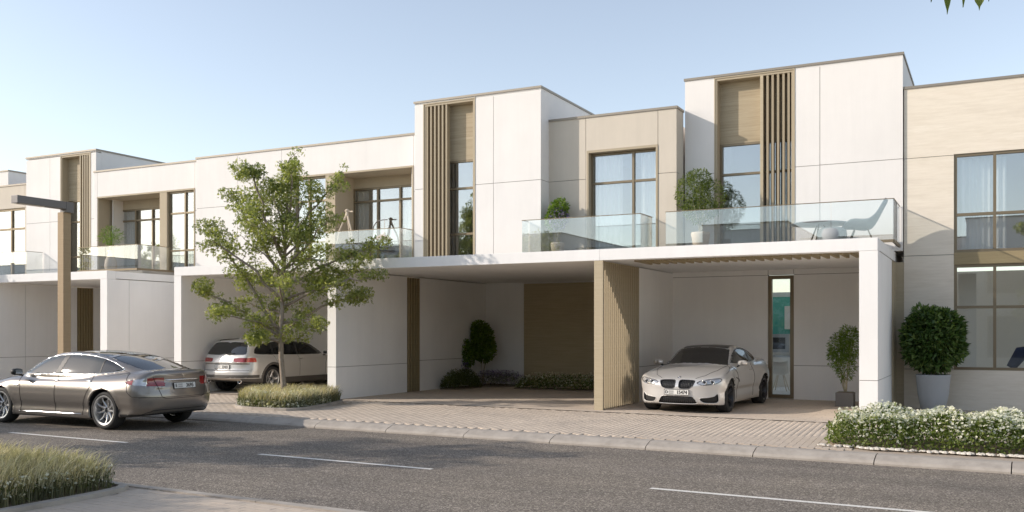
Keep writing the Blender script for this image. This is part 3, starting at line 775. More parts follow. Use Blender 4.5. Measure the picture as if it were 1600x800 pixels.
# things behind the carport window
k = thing('kitchen_unit', 'white kitchen wall units with a built-in oven behind the tall carport window', 'kitchen', (-5, 29.4, 0))
MB().box(-7.0, -3.2, 29.2, 29.9, 0, .9).box(-5.65, -3.1, 29.3, 29.9, 1.75, 2.45).build('cupboards', M['cab'], k)
MB().box(-7.0, -5.4, 29.92, 29.97, 1.6, 2.75).build('wall_panel', M['teal'], k)
MB().box(-6.15, -5.5, 29.15, 29.195, 1.05, 1.6).box(-7.0, -3.2, 29.18, 29.9, .901, .95).build('oven', M['steel'], k)
MB().box(-6.05, -5.6, 29.13, 29.149, 1.15, 1.5).build('oven_window', M['black'], k)
k = thing('dining_chair', 'white shell dining chair behind the tall carport window', 'chair', (-5.35, 27.2, 0))
b = MB(); prof = [(.22, .46), (.1, .45), (-.1, .45), (-.2, .5), (-.25, .65), (-.27, .82)]
for x_, z_ in prof:
    for q in range(7):
        s_ = -1+q/3; b.v.append((s_*.25, x_+.0, z_+.06*s_*s_))
for i in range(5):
    for q in range(6): a = i*7+q; b.f.append((a, a+1, a+8, a+7))
o = b.build('seat_shell', M['cab'], k, True, False); o.modifiers.new('thick', 'SOLIDIFY').thickness = .02
for dx in (-.2, .2):
    for dy in (-.2, .2): MB().tube([(dx*.4, dy*.4, .45), (dx, dy, 0)], .013).build('leg', M['rope'], k, world=False)
# sofa behind the stone house's lower window
k = thing('sofa', 'dark blue rounded sofa seen through the lower window of the travertine house', 'sofa', (1.1, YS+1.7, .3))
MB().box(-.75, 1.3, -.35, .45, .08, .5).build('seat', M['navy'], k, world=False, bevel=.08)
MB().tube([(-.75, .42, .55), (-.55, .42, .88), (-.2, .42, .92), (.2, .42, .84), (.8, .42, .93), (1.3, .42, .8)], [.1, .16, .17, .15, .17, .12], 12).build('backrest', M['navy'], k, world=False, smooth=True)

# ---- street lamp
LPX, LPY = at(94.5, 14.75), 14.75
t = thing('street_lamp', 'square timber-clad street lamp with grey overhead arm, left behind the bronze car', 'street lamp', (LPX, LPY, 0))
MB().box(-.10, .10, 0, .20, 0, 4.44).build('post', M['lamp_wood'], t, world=False, bevel=.004)
MB().box(-.05, .17, .03, .23, 4.4405, 4.68).build('post_head', M['lamp_grey'], t, world=False)
MB().box(-.045, .165, -1.2, .03-.001, 4.51, 4.678).build('arm', M['lamp_grey'], t, world=False, bevel=.004)
MB().box(-.0, .12, -1.1, -.5, 4.497, 4.5095).build('lamp_lens', M['cab'], t, world=False)
MB().box(-.2, .2, -.1, .3, 0, .02).build('base_plate', M['lamp_grey'], t, world=False)

# ================================================================== CARS
def pl(tab, x):
    """smooth table lookup (monotone-ish cubic through the points)"""
    t = np.array(sorted(tab), float); X, Y = t[:, 0], t[:, 1]; x = np.clip(x, X[0], X[-1])
    if len(X) < 3: return np.interp(x, X, Y)
    d = np.diff(Y)/np.diff(X); m = np.zeros(len(X)); m[0], m[-1] = d[0], d[-1]
    for i in range(1, len(X)-1):
        m[i] = 0 if d[i-1]*d[i] <= 0 else 2*d[i-1]*d[i]/(d[i-1]+d[i])
    i = np.clip(np.searchsorted(X, x)-1, 0, len(X)-2); h = X[i+1]-X[i]; s = (x-X[i])/h
    return (2*s**3-3*s**2+1)*Y[i]+(s**3-2*s**2+s)*h*m[i]+(-2*s**3+3*s**2)*Y[i+1]+(s**3-s**2)*h*m[i+1]
def smx(a, b, k):
    h = np.maximum(k-np.abs(a-b), 0)/k; return np.maximum(a, b)+h*h*k*.25
def smn(a, b, k): return -smx(-a, -b, k)
def inpoly(px, py, poly):
    ins = np.zeros(px.shape, bool); n = len(poly)
    for i in range(n):
        x0, y0 = poly[i]; x1, y1 = poly[(i+1) % n]
        if y0 == y1: continue
        c = ((y0 > py) != (y1 > py)) & (px < (x1-x0)*(py-y0)/(y1-y0)+x0); ins ^= c
    return ins
def smooth_poly(poly, k=2):
    """Chaikin rounding of a closed outline"""
    P = [np.array(p, float) for p in poly]
    for _ in range(k):
        Q = []
        for i in range(len(P)):
            a, b = P[i], P[(i+1) % len(P)]; Q += [a*.8+b*.2, a*.2+b*.8]
        P = Q
    return [tuple(p) for p in P]
def near_edge(px, py, poly):
    """nearest point on the outline"""
    best = np.full(px.shape, 1e9); bx = px.copy(); by = py.copy(); n = len(poly)
    for i in range(n):
        x0, y0 = poly[i]; x1, y1 = poly[(i+1) % n]; dx, dy = x1-x0, y1-y0; L = dx*dx+dy*dy
        if L < 1e-12: continue
        t = np.clip(((px-x0)*dx+(py-y0)*dy)/L, 0, 1); qx, qy = x0+t*dx, y0+t*dy
        d = np.hypot(px-qx, py-qy); m = d < best; best[m] = d[m]; bx[m] = qx[m]; by[m] = qy[m]
    return best, bx, by

CUR = []
class CarBody:
    def __init__(s, sp, h=.025):
        s.sp = sp; s.h = h; CUR.append(s)
        x0, x1 = sp['rear']-.08, sp['front']+.08; W = sp['w']/2+.1
        nx = int((x1-x0)/h)+1; ny = 2*int(W/h)+1; nz = int((sp['height']+.14-.06)/h)+1
        s.o = np.array([x0, -(ny//2)*h, .06]); s.n = (nx, ny, nz)
        X = x0+np.arange(nx)*h; Y = s.o[1]+np.arange(ny)*h; Z = s.o[2]+np.arange(nz)*h
        s.f = s.field(X[:, None, None], Y[None, :, None], Z[None, None, :])
        s.nets()
    def field(s, X, Y, Z):
        sp = s.sp; A = np.abs(Y)
        # lower body
        w = pl(sp['plan'], X)+pl(sp['section'], Z)*1.0
        if 'haunch' in sp:
            for hx, amt, rx in sp['haunch']: w = w+amt*np.exp(-((X-hx)/rx)**2)*np.exp(-((Z-.60)/.22)**2)
        for wx in sp['axles']:
            r = np.hypot(X-wx, Z-sp['R']); w = w+sp.get('flare', .016)*np.exp(-((r-sp['arch'])/.05)**2)
        side = A-w
        yy = A/(sp['w']/2)
        top = (Z-(pl(sp['deck'], X)-sp.get('crown', .05)*yy**2.4))/1.04
        fx = pl(sp['nose'], Z)-sp['nosecurve']*yy**3.0-.03*yy**2
        rx = pl(sp['tail'], Z)+sp['tailcurve']*yy**3.0+.02*yy**2
        g = np.sqrt(1+(3*sp['nosecurve']*yy**2/(sp['w']/2))**2)
        front = (X-fx)/g; rear = (rx-X)/np.sqrt(1+(3*sp['tailcurve']*yy**2/(sp['w']/2))**2)
        bot = pl(sp['sill'], X)-Z
        B = smx(smx(side, top, sp.get('kshoulder', .09)), smx(front, rear, .02), .07)
        B = smx(B, bot, .06)
        # greenhouse
        zb = sp['belt']
        wg = pl(sp['ghw'], X)-sp['tumble']*np.maximum(Z-zb, 0)-sp.get('tumble2', .45)*np.maximum(Z-zb, 0)**2
        gs = (A-wg)/math.sqrt(1+sp['tumble']**2)
        xs_ = X+sp.get('screencurve', .18)*A**2*np.where(X > sp['roofmid'], 1, -sp.get('rearcurve', .8))
        H = pl(sp['roof'], xs_); dH = (pl(sp['roof'], xs_+.02)-pl(sp['roof'], xs_-.02))/.04
        gt = (Z-(H-.035*(A/.6)**2))/np.sqrt(1+dH**2)
        G = smx(gs, gt, .10); G = np.maximum(G, zb-.18-Z)
        F = smn(B, G, .035)
        for wx in sp['axles']:
            r = np.hypot(X-wx, Z-sp['R']); c = np.maximum(r-sp['arch'], sp['w']/2-.30-A); F = np.maximum(F, -c)
        return F
    def samp(s, P):
        q = (P-s.o)/s.h; n = np.array(s.n); i = np.clip(np.floor(q).astype(int), 0, n-2); t = np.clip(q-i, 0, 1); v = 0
        for a in (0, 1):
            for b in (0, 1):
                for c in (0, 1):
                    wt = (t[:, 0] if a else 1-t[:, 0])*(t[:, 1] if b else 1-t[:, 1])*(t[:, 2] if c else 1-t[:, 2])
                    v = v+wt*s.f[i[:, 0]+a, i[:, 1]+b, i[:, 2]+c]
        return v
    def exact(s, P): return s.field(P[:, 0], P[:, 1], P[:, 2])
    def nets(s):
        f = s.f; nx, ny, nz = s.n; h = s.h
        pos = np.zeros((nx-1, ny-1, nz-1, 3), np.float32); cnt = np.zeros((nx-1, ny-1, nz-1), np.float32); sg = f < 0
        quads = []
        for ax in range(3):
            a = [slice(None)]*3; b = [slice(None)]*3; a[ax] = slice(0, -1); b[ax] = slice(1, None)
            f0, f1 = f[tuple(a)], f[tuple(b)]; ch = sg[tuple(a)] != sg[tuple(b)]
            I = np.argwhere(ch)
            u, v = [(1, 2), (2, 0), (0, 1)][ax]
            ok = (I[:, u] > 0) & (I[:, v] > 0) & (I[:, u] < s.n[u]-1) & (I[:, v] < s.n[v]-1); I = I[ok]
            v0 = f0[tuple(I.T)]; v1 = f1[tuple(I.T)]; t = v0/(v0-v1); P = I.astype(np.float64); P[:, ax] += t
            cs = []
            for du, dv in ((0, 0), (-1, 0), (-1, -1), (0, -1)):
                C = I.copy(); C[:, u] += du; C[:, v] += dv
                np.add.at(pos, tuple(C.T), P); np.add.at(cnt, tuple(C.T), 1); cs.append(C)
            q = np.stack([np.ravel_multi_index(tuple(C.T), cnt.shape) for C in cs], 1)
            flip = v0 > 0; q[flip] = q[flip][:, ::-1]; quads.append(q)
        act = np.flatnonzero(cnt.ravel() > 0); idx = np.full(cnt.size, -1); idx[act] = np.arange(len(act))
        V = pos.reshape(-1, 3)[act]/cnt.ravel()[act][:, None]*h+s.o
        F = idx[np.concatenate(quads)]
        # project on the exact surface
        for _ in range(4):
            e = .004; f0 = s.exact(V); g = np.stack([(s.exact(V+np.eye(3)[k]*e)-s.exact(V-np.eye(3)[k]*e))/(2*e) for k in range(3)], 1)
            g2 = (g**2).sum(1)+1e-9; st = np.clip(f0/g2, -h*.5, h*.5); V = V-(g*st[:, None])*.8
        s.V, s.F = V, F[:, ::-1] if False else F
        s.N = g/np.sqrt(g2)[:, None]
        c = V[F]; fn = np.cross(c[:, 2]-c[:, 0], c[:, 3]-c[:, 1]); fn /= np.linalg.norm(fn, axis=1)[:, None]+1e-9
        vn = s.N[F].mean(1)
        if (fn*vn).sum() < 0: s.F = F[:, ::-1]
        s.FN = vn/np.linalg.norm(vn, axis=1)[:, None]
    def snap(s, poly, proj, cond):
        a, b = {'xz': (0, 2), 'yz': (1, 2), 'xy': (0, 1)}[proj]
        px = s.V[:, a].copy(); py = s.V[:, b].copy()
        if proj != 'xz': px2 = np.abs(px) if proj == 'yz' else px; py2 = np.abs(py) if proj == 'xy' else py
        else: px2, py2 = px, py
        d, qx, qy = near_edge(px2, py2, poly); m = (d < s.h*.5) & cond(s.V, s.N)
        s.V[m, a] = qx[m]*(np.sign(px[m]) if proj == 'yz' else 1); s.V[m, b] = qy[m]*(np.sign(py[m]) if proj == 'xy' else 1)
    def region(s, poly, proj, cond):
        C = s.V[s.F].mean(1); a, b = {'xz': (0, 2), 'yz': (1, 2), 'xy': (0, 1)}[proj]
        pa = np.abs(C[:, a]) if proj == 'yz' else C[:, a]; pb = np.abs(C[:, b]) if proj == 'xy' else C[:, b]
        return inpoly(pa, pb, poly) & cond(C, s.FN)
    def take(s, mask, name, mt, parent, inset=0, free=None, smooth=True):
        """lift the chosen faces out as a part of their own"""
        if free is None: free = s.free
        m = mask & free; free &= ~m
        if not m.any(): return None
        F = s.F[m]; u, inv = np.unique(F, return_inverse=True); V = s.V[u]-s.N[u]*inset
        return np_mesh(name, V, inv.reshape(F.shape), mt, parent, smooth, False)
    def take_lr(s, mask, name, mt, parent, inset=0):
        C = s.V[s.F].mean(1)[:, 1]
        return [s.take(mask & (C > 0), name, mt, parent, inset), s.take(mask & (C <= 0), name, mt, parent, inset)]
    # surface lookups
    def hit(s, P, D, n=260, step=.006):
        P = np.array(P, float); D = np.array(D, float)
        ts = np.arange(n)*step; Q = P[:, None]+D[:, None]*ts[None, :, None] if D.ndim == 2 else P[:, None]+D[None, None]*ts[None, :, None]
        v = s.exact(Q.reshape(-1, 3)).reshape(len(P), n); neg = v < 0; k = np.argmax(neg, 1); ok = neg.any(1) & (k > 0)
        if not ok.any(): ok[:] = True
        return Q[np.arange(len(P)), k][ok]
    def line_side(s, pts, side, m=10):
        pts = np.array(pts, float); out = []
        for a, b in zip(pts[:-1], pts[1:]):
            for t in np.linspace(0, 1, m, endpoint=False): out.append(a*(1-t)+b*t)
        out.append(pts[-1]); P = np.array([(x, side*1.1, z) for x, z in out]); return s.hit(P, (0, -side, 0))
    def line_top(s, pts, m=8):
        pts = np.array(pts, float); out = []
        for a, b in zip(pts[:-1], pts[1:]):
            for t in np.linspace(0, 1, m, endpoint=False): out.append(a*(1-t)+b*t)
        out.append(pts[-1]); P = np.array([(x, y, 1.6) for x, y in out]); return s.hit(P, (0, 0, -1))
    def line_end(s, pts, end, m=8):
        """end=+1 nose, -1 tail; pts are (y, z)"""
        pts = np.array(pts, float); out = []
        for a, b in zip(pts[:-1], pts[1:]):
            for t in np.linspace(0, 1, m, endpoint=False): out.append(a*(1-t)+b*t)
        out.append(pts[-1]); x0 = s.sp['front']+.1 if end > 0 else s.sp['rear']-.1
        P = np.array([(x0, y, z) for y, z in out]); return s.hit(P, (-end, 0, 0), 320)

def wheel(parent, x, y, R, rr, width, side, spokes, style, rim_m, tyre_m, twin=0):
    """side=+1: outer face towards +y. hub > tyre, rim, brake_disc"""
    s_ = side; e = s_*width/2
    hub = MB().lathe([(0, s_*.028), (.045, s_*.026), (.062, s_*.012), (.066, -s_*.03)], 20, 'y').build('wheel', rim_m, None, True, False)
    hub.parent = parent; hub.location = (x, y, R)
    t = [(rr-.012, -e*.86), (rr+.02, -e*.98), (R-.05, -e*1.04), (R-.014, -e*.90), (R, -e*.62), (R+.001, 0), (R, e*.62), (R-.014, e*.90), (R-.05, e*1.04), (rr+.02, e*.98), (rr-.012, e*.86)]
    MB().lathe(t, 56, 'y').build('tyre', tyre_m, hub, True, False)
    b = MB(); b.lathe([(rr-.014, e*.90), (rr+.010, e*.99), (rr+.002, e*1.0), (rr-.022, e*.93), (rr-.03, e*.6), (rr-.045, -e*.2), (rr-.045, -e*.9)], 56, 'y')
    r0, r1 = .05, rr-.015; yh, ye = e*.42, e*.78
    for k in range(spokes):
        a0 = 2*pi*k/spokes+.3
        for off, sgn in (((-1, 1), (1, 1)) if twin else ((0, 1),)):
            st = []
            for q in range(6):
                t_ = q/5; r = r0+(r1-r0)*t_; a = a0+(off*twin*(.25+.75*t_))
                if style == 'swirl': a += .16*sin(pi*t_*.9)
                wd = (.030*(1-t_)+.017*t_) if not twin else .014+.004*t_
                if style == 'five': wd = .045*(1-t_)+.055*t_
                yy = yh+(ye-yh)*t_**1.5
                c = np.array([r*sin(a), 0, r*cos(a)]); tn = np.array([cos(a), 0, -sin(a)])
                st.append((c+tn*wd*.8+(0, yy-s_*.012, 0), c+tn*wd*.35+(0, yy, 0), c-tn*wd*.35+(0, yy, 0), c-tn*wd*.8+(0, yy-s_*.012, 0), c+(0, yy-s_*.035, 0)))
            k0 = len(b.v); 
            for ring in st: b.v += [tuple(v) for v in ring]
            for q in range(5):
                for w_ in range(5): b.f.append((k0+q*5+w_, k0+q*5+(w_+1) % 5, k0+(q+1)*5+(w_+1) % 5, k0+(q+1)*5+w_))
    b.build('rim', rim_m, hub, False, False)
    MB().lathe([(.05, -e*.05), (rr*.74, -e*.05), (rr*.74, -e*.25), (.05, -e*.25)], 32, 'y').build('brake_disc', M['steel'], hub, False, False)
    MB().lathe([(0, -e*.7), (rr-.05, -e*.7)], 24, 'y').build('inner_well', M['black'], hub, False, False)
    return hub

def text_mesh(name, txt, size, mt, parent, loc, rot, extrude=.0015, width=None):
    cu = bpy.data.curves.new(name, 'FONT'); cu.body = txt; cu.size = size; cu.extrude = extrude; cu.align_x = 'CENTER'; cu.align_y = 'CENTER'; cu.offset = size*.02
    o = bpy.data.objects.new(name, cu); col.objects.link(o); dg = bpy.context.evaluated_depsgraph_get()
    me = bpy.data.meshes.new_from_object(o.evaluated_get(dg)); bpy.data.objects.remove(o)
    o = link(name, me, mt, parent, False, False); o.data.materials.clear(); o.data.materials.append(mt)
    o.location = loc; o.rotation_euler = rot
    if width: o.scale = (width, 1, 1)
    return o

def plate(parent, loc, end, letter, number, tilt=0):
    """end=+1 on the nose, -1 on the tail; local x is forward"""
    p = MB().box(-.006, .006, -.26, .26, -.056, .056).build('number_plate', M['plate'], None); p.parent = parent; p.location = loc; p.rotation_euler = (0, tilt, 0)
    f = MB()
    for q in ((-.262, -.254, -.058, .058), (.254, .262, -.058, .058), (-.262, .262, -.058, -.050), (-.262, .262, .050, .058)): f.box(-.008, .008, *q)
    f.build('plate_frame', M['black'], p, False, False)
    rot = (pi/2, 0, end*pi/2); sx = end*.009
    text_mesh('plate_letter', letter, .085, M['black'], p, (sx, -end*.21, -.002), rot)
    text_mesh('plate_number', number, .098, M['black'], p, (sx, end*.115, -.004), rot, width=.92)
    k = MB()
    for z_ in (.026, .010, -.014, -.03): k.box(sx-.001, sx+.001, min(-end*.165, -end*.06), max(-end*.165, -end*.06), z_-.004, z_+.004)
    k.build('plate_script', M['plategrey'], p, False, False)
    return p

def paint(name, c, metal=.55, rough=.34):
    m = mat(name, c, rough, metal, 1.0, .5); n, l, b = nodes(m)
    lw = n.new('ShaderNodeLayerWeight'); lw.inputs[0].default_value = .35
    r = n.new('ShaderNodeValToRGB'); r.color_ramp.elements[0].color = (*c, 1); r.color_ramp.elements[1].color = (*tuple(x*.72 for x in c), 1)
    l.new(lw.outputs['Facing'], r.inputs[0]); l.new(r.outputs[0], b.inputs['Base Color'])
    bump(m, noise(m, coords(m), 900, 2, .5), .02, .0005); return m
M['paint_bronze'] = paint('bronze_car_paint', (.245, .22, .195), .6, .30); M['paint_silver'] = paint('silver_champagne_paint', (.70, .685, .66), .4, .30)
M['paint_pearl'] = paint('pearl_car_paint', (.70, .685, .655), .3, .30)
M['carglass'] = mat('tinted_car_glass', (.012, .014, .016), .015, 0, 0, .9); M['chrome'] = mat('chrome', (.78, .78, .77), .12, 1)
M['carglass_side'] = mat('tinted_side_glass', (.05, .055, .055), .03, 0, 0, .7)
M['tyre'] = mat('tyre_rubber', (.022, .022, .022), .75); M['rim'] = mat('silver_alloy', (.55, .55, .55), .28, .85)
M['rim_dark'] = mat('dark_alloy', (.07, .07, .075), .35, .7)
M['plastic'] = mat('black_plastic', (.022, .022, .022), .55); M['cladding'] = mat('grey_cladding', (.10, .092, .082), .6)
M['red'] = mat('red_lens', (.27, .018, .018), .12, 0, 1); M['redbright'] = mat('orange_red_lens', (.60, .07, .035), .15, 0, 1)
M['lens'] = mat('clear_lens', (.50, .50, .50), .06, .6, 1); M['plate'] = mat('white_plate', (.75, .74, .70), .5)
M['plategrey'] = mat('plate_script_grey', (.25, .25, .25), .5); M['skid'] = mat('satin_skid_plate', (.42, .37, .31), .4, .6)
M['seam'] = mat('panel_gap', (.03, .028, .025), .9)

def rail(name, P, r, mt, parent, n=6, off=None):
    P = np.array(P)
    if off is not None: P = P+np.array(off)
    if name in ('panel_gap', 'boot_gap', 'bumper_gap', 'bonnet_gap', 'tailgate_gap', 'diffuser_trim') and CUR:
        B = CUR[-1]; e = .004; g = np.stack([(B.exact(P+np.eye(3)[k]*e)-B.exact(P-np.eye(3)[k]*e))/(2*e) for k in range(3)], 1)
        g /= np.linalg.norm(g, axis=1)[:, None]+1e-9; P = P-g*(B.exact(P)[:, None])+g*r*.45
    return MB().tube([tuple(p) for p in P], r, n).build(name, mt, parent, True, False)
def upm(z): return lambda V, N: (N[:, 2] > z)
sidec = lambda V, N: (np.abs(N[:, 1]) > .45) & (np.abs(V[:, 1]) > .35)

upc = lambda V, N: (N[:, 2] > .5) & (V[:, 2] > .96)
def finish(body, root, paint_m, R, arch, axles, under=None):
    C = body.V[body.F].mean(1); N = body.FN; well = np.zeros(len(C), bool); W = body.sp['w']/2
    for wx in axles:
        r = np.hypot(C[:, 0]-wx, C[:, 2]-R); well |= (r < arch-.001) & (np.abs(C[:, 1]) < W-.02) | ((r < arch+.012) & (np.abs(N[:, 1]) < .25) & (N[:, 0]*(C[:, 0]-wx)+N[:, 2]*(C[:, 2]-R) < 0) & (np.abs(C[:, 1]) > W-.33))
    for wx in axles:
        for sd in (1, -1): body.take(well & (np.abs(C[:, 0]-wx) < .6) & (C[:, 1]*sd > 0), 'wheel_well', M['plastic'], root)
    body.take((N[:, 2] < -.75) & (C[:, 2] < .45), 'underbody', M['plastic'], root)

def mirror_pair(root, x, y, z, mt, sc=1.0, low=None):
    for sgn in (1, -1):
        b = MB(); n = 12
        prof = [(0, .0), (.03, .035), (.05, .06), (.055, .078), (.045, .085), (0, .085)]
        for i, (dx, r) in enumerate([(-.075, .30), (-.06, .72), (-.02, 1.0), (.03, .98), (.075, .62), (.095, .2)]):
            for k in range(n):
                t = 2*pi*k/n; cy = cos(t); cz = sin(t)
                b.v.append((x+dx*sc, sgn*(y+.06+.115*r*np.sign(cy)*abs(cy)**.7*sc), z+.065*r*np.sign(cz)*abs(cz)**.75*sc))
        for i in range(5):
            for k in range(n): b.f.append((i*n+k, i*n+(k+1) % n, (i+1)*n+(k+1) % n, (i+1)*n+k))
        b.f += [tuple(range(n)), tuple(range(5*n, 6*n))[::-1]]
        m = b.build('door_mirror', mt, root, True, False)
        MB().bar((x+.02, sgn*(y-.06), z-.08), (x+.0, sgn*(y+.03), z-.03), .05, .03).build('mirror_arm', M['plastic'], m, False, False)
        MB().box(x-.0755, x-.072, min(sgn*(y-.01), sgn*(y+.13)), max(sgn*(y-.01), sgn*(y+.13)), z-.04, z+.04).build('mirror_glass', M['chrome'], m, False, False)

# ------------------------------------------------------------------ bronze saloon on the road
def saloon():
    root = thing('parked_car', 'bronze five-door saloon car standing on the road, seen from its rear quarter', 'car', (-15.97, 12.94, -.116), pi+radians(-.3))
    R, ar, ax = .352, .392, (1.48, -1.48)
    sp = dict(w=1.95, height=1.44, front=2.42, rear=-2.56, R=R, arch=ar, axles=ax, roofmid=-.2,
        plan=[(-2.56, .80), (-2.4, .875), (-2.1, .935), (-1.6, .958), (-1.1, .950), (-.6, .938), (.4, .936), (1.0, .945), (1.5, .952), (1.9, .925), (2.2, .865), (2.42, .76)],
        section=[(.1, -.09), (.22, -.035), (.30, -.028), (.36, -.036), (.50, -.004), (.62, .006), (.70, .004), (.80, -.018), (.92, -.075), (1.05, -.16)],
        haunch=[(-1.65, .012, .5), (1.6, .010, .45)], flare=.014,
        deck=[(-2.56, 1.00), (-2.45, 1.075), (-2.25, 1.085), (-1.9, 1.055), (-1.3, 1.015), (-.5, .985), (.6, .965), (1.1, .965), (1.5, .90), (1.9, .80), (2.2, .69), (2.42, .56)], crown=.05, kshoulder=.13,
        nose=[(.1, 2.25), (.25, 2.37), (.45, 2.42), (.6, 2.40), (.8, 2.2), (1.2, 2.0)], nosecurve=.50,
        tail=[(.1, -2.38), (.28, -2.45), (.42, -2.54), (.60, -2.56), (.76, -2.535), (.90, -2.505), (1.0, -2.51), (1.10, -2.525), (1.3, -2.5)], tailcurve=.34,
        sill=[(-2.56, .30), (-2.0, .24), (-1.0, .17), (1.1, .17), (2.0, .18), (2.42, .2)], belt=.955,
        ghw=[(-2.4, .62), (-2.0, .68), (-1.5, .765), (-.9, .825), (-.2, .845), (.6, .825), (1.2, .76)], tumble=.36, tumble2=.35,
        roof=[(-2.62, .35), (-2.52, .80), (-2.42, 1.00), (-2.25, 1.075), (-2.0, 1.155), (-1.6, 1.27), (-1.2, 1.36), (-.8, 1.415), (-.35, 1.44), (.05, 1.425), (.4, 1.36), (.7, 1.24), (1.0, 1.085), (1.3, .92), (1.5, .78), (1.7, .35)], screencurve=.22, rearcurve=.75)
    B = CarBody(sp, .022); B.free = np.ones(len(B.F), bool)
    win = smooth_poly([(.98, .985), (.86, 1.06), (.62, 1.19), (.35, 1.295), (.0, 1.35), (-.35, 1.365), (-.8, 1.345), (-1.2, 1.285), (-1.5, 1.20), (-1.70, 1.115), (-1.74, 1.085), (-1.62, 1.05), (-1.35, 1.02), (-.6, .992), (.3, .98)], 2)
    B.snap(win, 'xz', sidec)
    rw = smooth_poly([(-1.20, .0), (-1.20, .50), (-1.34, .56), (-1.7, .565), (-2.05, .52), (-2.30, .46), (-2.345, .30), (-2.36, 0), (-1.9, -.01), (-1.4, -.01)], 1)
    topc = lambda V, N: (N[:, 2] > .5) & (V[:, 2] > 1.02)
    tl = [(-2.54, .96), (-2.30, .945), (-2.03, .895), (-2.0, .87), (-2.10, .845), (-2.30, .815), (-2.50, .80), (-2.6, .80), (-2.6, .96)]
    RW = smooth_poly([(-1.22, -.6), (-1.22, .55), (-1.5, .585), (-1.9, .56), (-2.22, .50), (-2.33, .36), (-2.35, -.6)], 1); RG = [(-1.16, -.6), (-1.16, .56), (.30, .57), (.36, -.6)]; WSC = [(.44, -.6), (.42, .56), (1.16, .66), (1.30, -.6)]
    for P_ in (RW, RG, WSC): B.snap(P_, 'xy', topc)
    B.snap(tl, 'xz', lambda V, N: (V[:, 0] < -1.9) & (np.abs(V[:, 1]) > .42))
    for x_ in (-2.17, -2.36): B.snap([(x_, .8), (x_+1e-4, .8), (x_+1e-4, .97), (x_, .97)], 'xz', lambda V, N: np.abs(V[:, 1]) > .42)
    B.snap([(-2.7, .30), (-1.9, .30), (-1.9, .3001), (-2.7, .3001)], 'xz', lambda V, N: np.abs(N[:, 2]) < .7)
    finish(B, root, None, R, ar, ax)
    wreg = B.region(win, 'xz', sidec); C = B.V[B.F].mean(1)
    pill = lambda x0, x1: (C[:, 0] > x0) & (C[:, 0] < x1)
    lean = C[:, 0]+.28*(C[:, 2]-1.1)
    bp = (lean > -.17) & (lean < -.05)
    B.take_lr(wreg & ~bp & (lean > -.05), 'front_side_window', M['carglass_side'], root, .006)
    B.take_lr(wreg & ~bp & (lean < -.17) & (C[:, 0] > -1.17), 'rear_side_window', M['carglass_side'], root, .006)
    B.take_lr(wreg & ~bp & (C[:, 0] < -1.20), 'quarter_window', M['carglass'], root, .006)
    B.take_lr(wreg, 'window_pillar', M['plastic'], root, .002)
    B.take(B.region(RW, 'xy', topc), 'rear_window', M['carglass'], root, .006)
    B.take(B.region(RG, 'xy', topc), 'roof_glass', M['carglass'], root, .003)
    B.take(B.region(WSC, 'xy', lambda V, N: (N[:, 2] > .5) & (V[:, 2] > .93)), 'windscreen', M['carglass'], root, .005)
    tlc = lambda V, N: (V[:, 0] < -1.9) & (np.abs(V[:, 1]) > .42)
    m = B.region(tl, 'xz', tlc); a = (C[:, 0] > -2.17)
    B.take_lr(m & a, 'tail_light', M['red'], root, .002)
    b2 = m & (C[:, 0] <= -2.17) & (C[:, 0] > -2.36); B.take_lr(b2, 'tail_light_clear', M['lens'], root, .002)
    B.take_lr(m, 'tail_light', M['red'], root, .002)
    B.take((C[:, 2] < .30) & (C[:, 0] < -1.9) & B.free & (np.abs(C[:, 1]) < .99), 'rear_diffuser', M['plastic'], root)
    B.take(B.region([(2.05, .72), (2.35, .70), (2.42, .60), (2.30, .57), (2.0, .66)], 'xz', lambda V, N: np.abs(V[:, 1]) > .45), 'headlight', M['lens'], root, .002)
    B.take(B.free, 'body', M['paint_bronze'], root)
    for sd in (1, -1):
        wl_ = win+[win[0]]; rail('window_trim', B.line_side(wl_, sd, 3), .010, M['chrome'], root)
        for pts in ([(.98, .95), (.86, .75), (.84, .45), (.88, .24)], [(-.14, .99), (-.14, .6), (-.13, .24)], [(-1.06, 1.03), (-1.14, .80), (-1.02, .62), (-.93, .45), (-.90, .25)], [(.98, .95), (1.3, .89), (1.7, .80)], [(-2.04, .87), (-2.1, .70), (-2.2, .62), (-2.5, .60)], [(-1.74, 1.07), (-1.95, 1.02), (-2.02, .90)], [(-1.86, .22), (-1.9, .40)]):
            rail('panel_gap', B.line_side(pts, sd), .0042, M['seam'], root, 5)
        for x in (-.02, -.93):
            P = B.line_side([(x-.20, .872), (x-.02, .874)], sd, 4); rail('door_handle', P, [.006, .012, .013, .012, .007][:len(P)], M['chrome'], root, 8, (0, sd*.008, 0))
        rail('sill_trim', B.line_side([(.92, .262), (-.85, .262)], sd, 8), .011, M['chrome'], root)
        P = B.line_side([(1.10, .80), (1.02, .765), (.90, .755)], sd, 3); rail('side_repeater', P, .013, M['chrome'], root, 6)
        wheel(root, ax[0], sd*.80, R, .262, .235, sd, 9, 'swirl', M['rim'], M['tyre']); wheel(root, ax[1], sd*.805, R, .262, .245, sd, 9, 'swirl', M['rim'], M['tyre'])
    mirror_pair(root, .84, .955, 1.02, M['plastic'])
    for pts in ([(-.62, .965), (-.50, .60), (-.42, .575), (.42, .575), (.50, .60), (.62, .965)],):
        rail('boot_gap', B.line_end([(y, z) for y, z in pts], -1), .0045, M['seam'], root, 5)
    rail('bumper_gap', B.line_end([(-.86, .60), (.86, .60)], -1, 20), .004, M['seam'], root, 5)
    for sd in (1, -1): rail('diffuser_trim', B.line_end([(sd*.80, .285), (sd*.62, .36), (sd*.5, .375), (0, .375)], -1, 6), .006, M['seam'], root, 5)
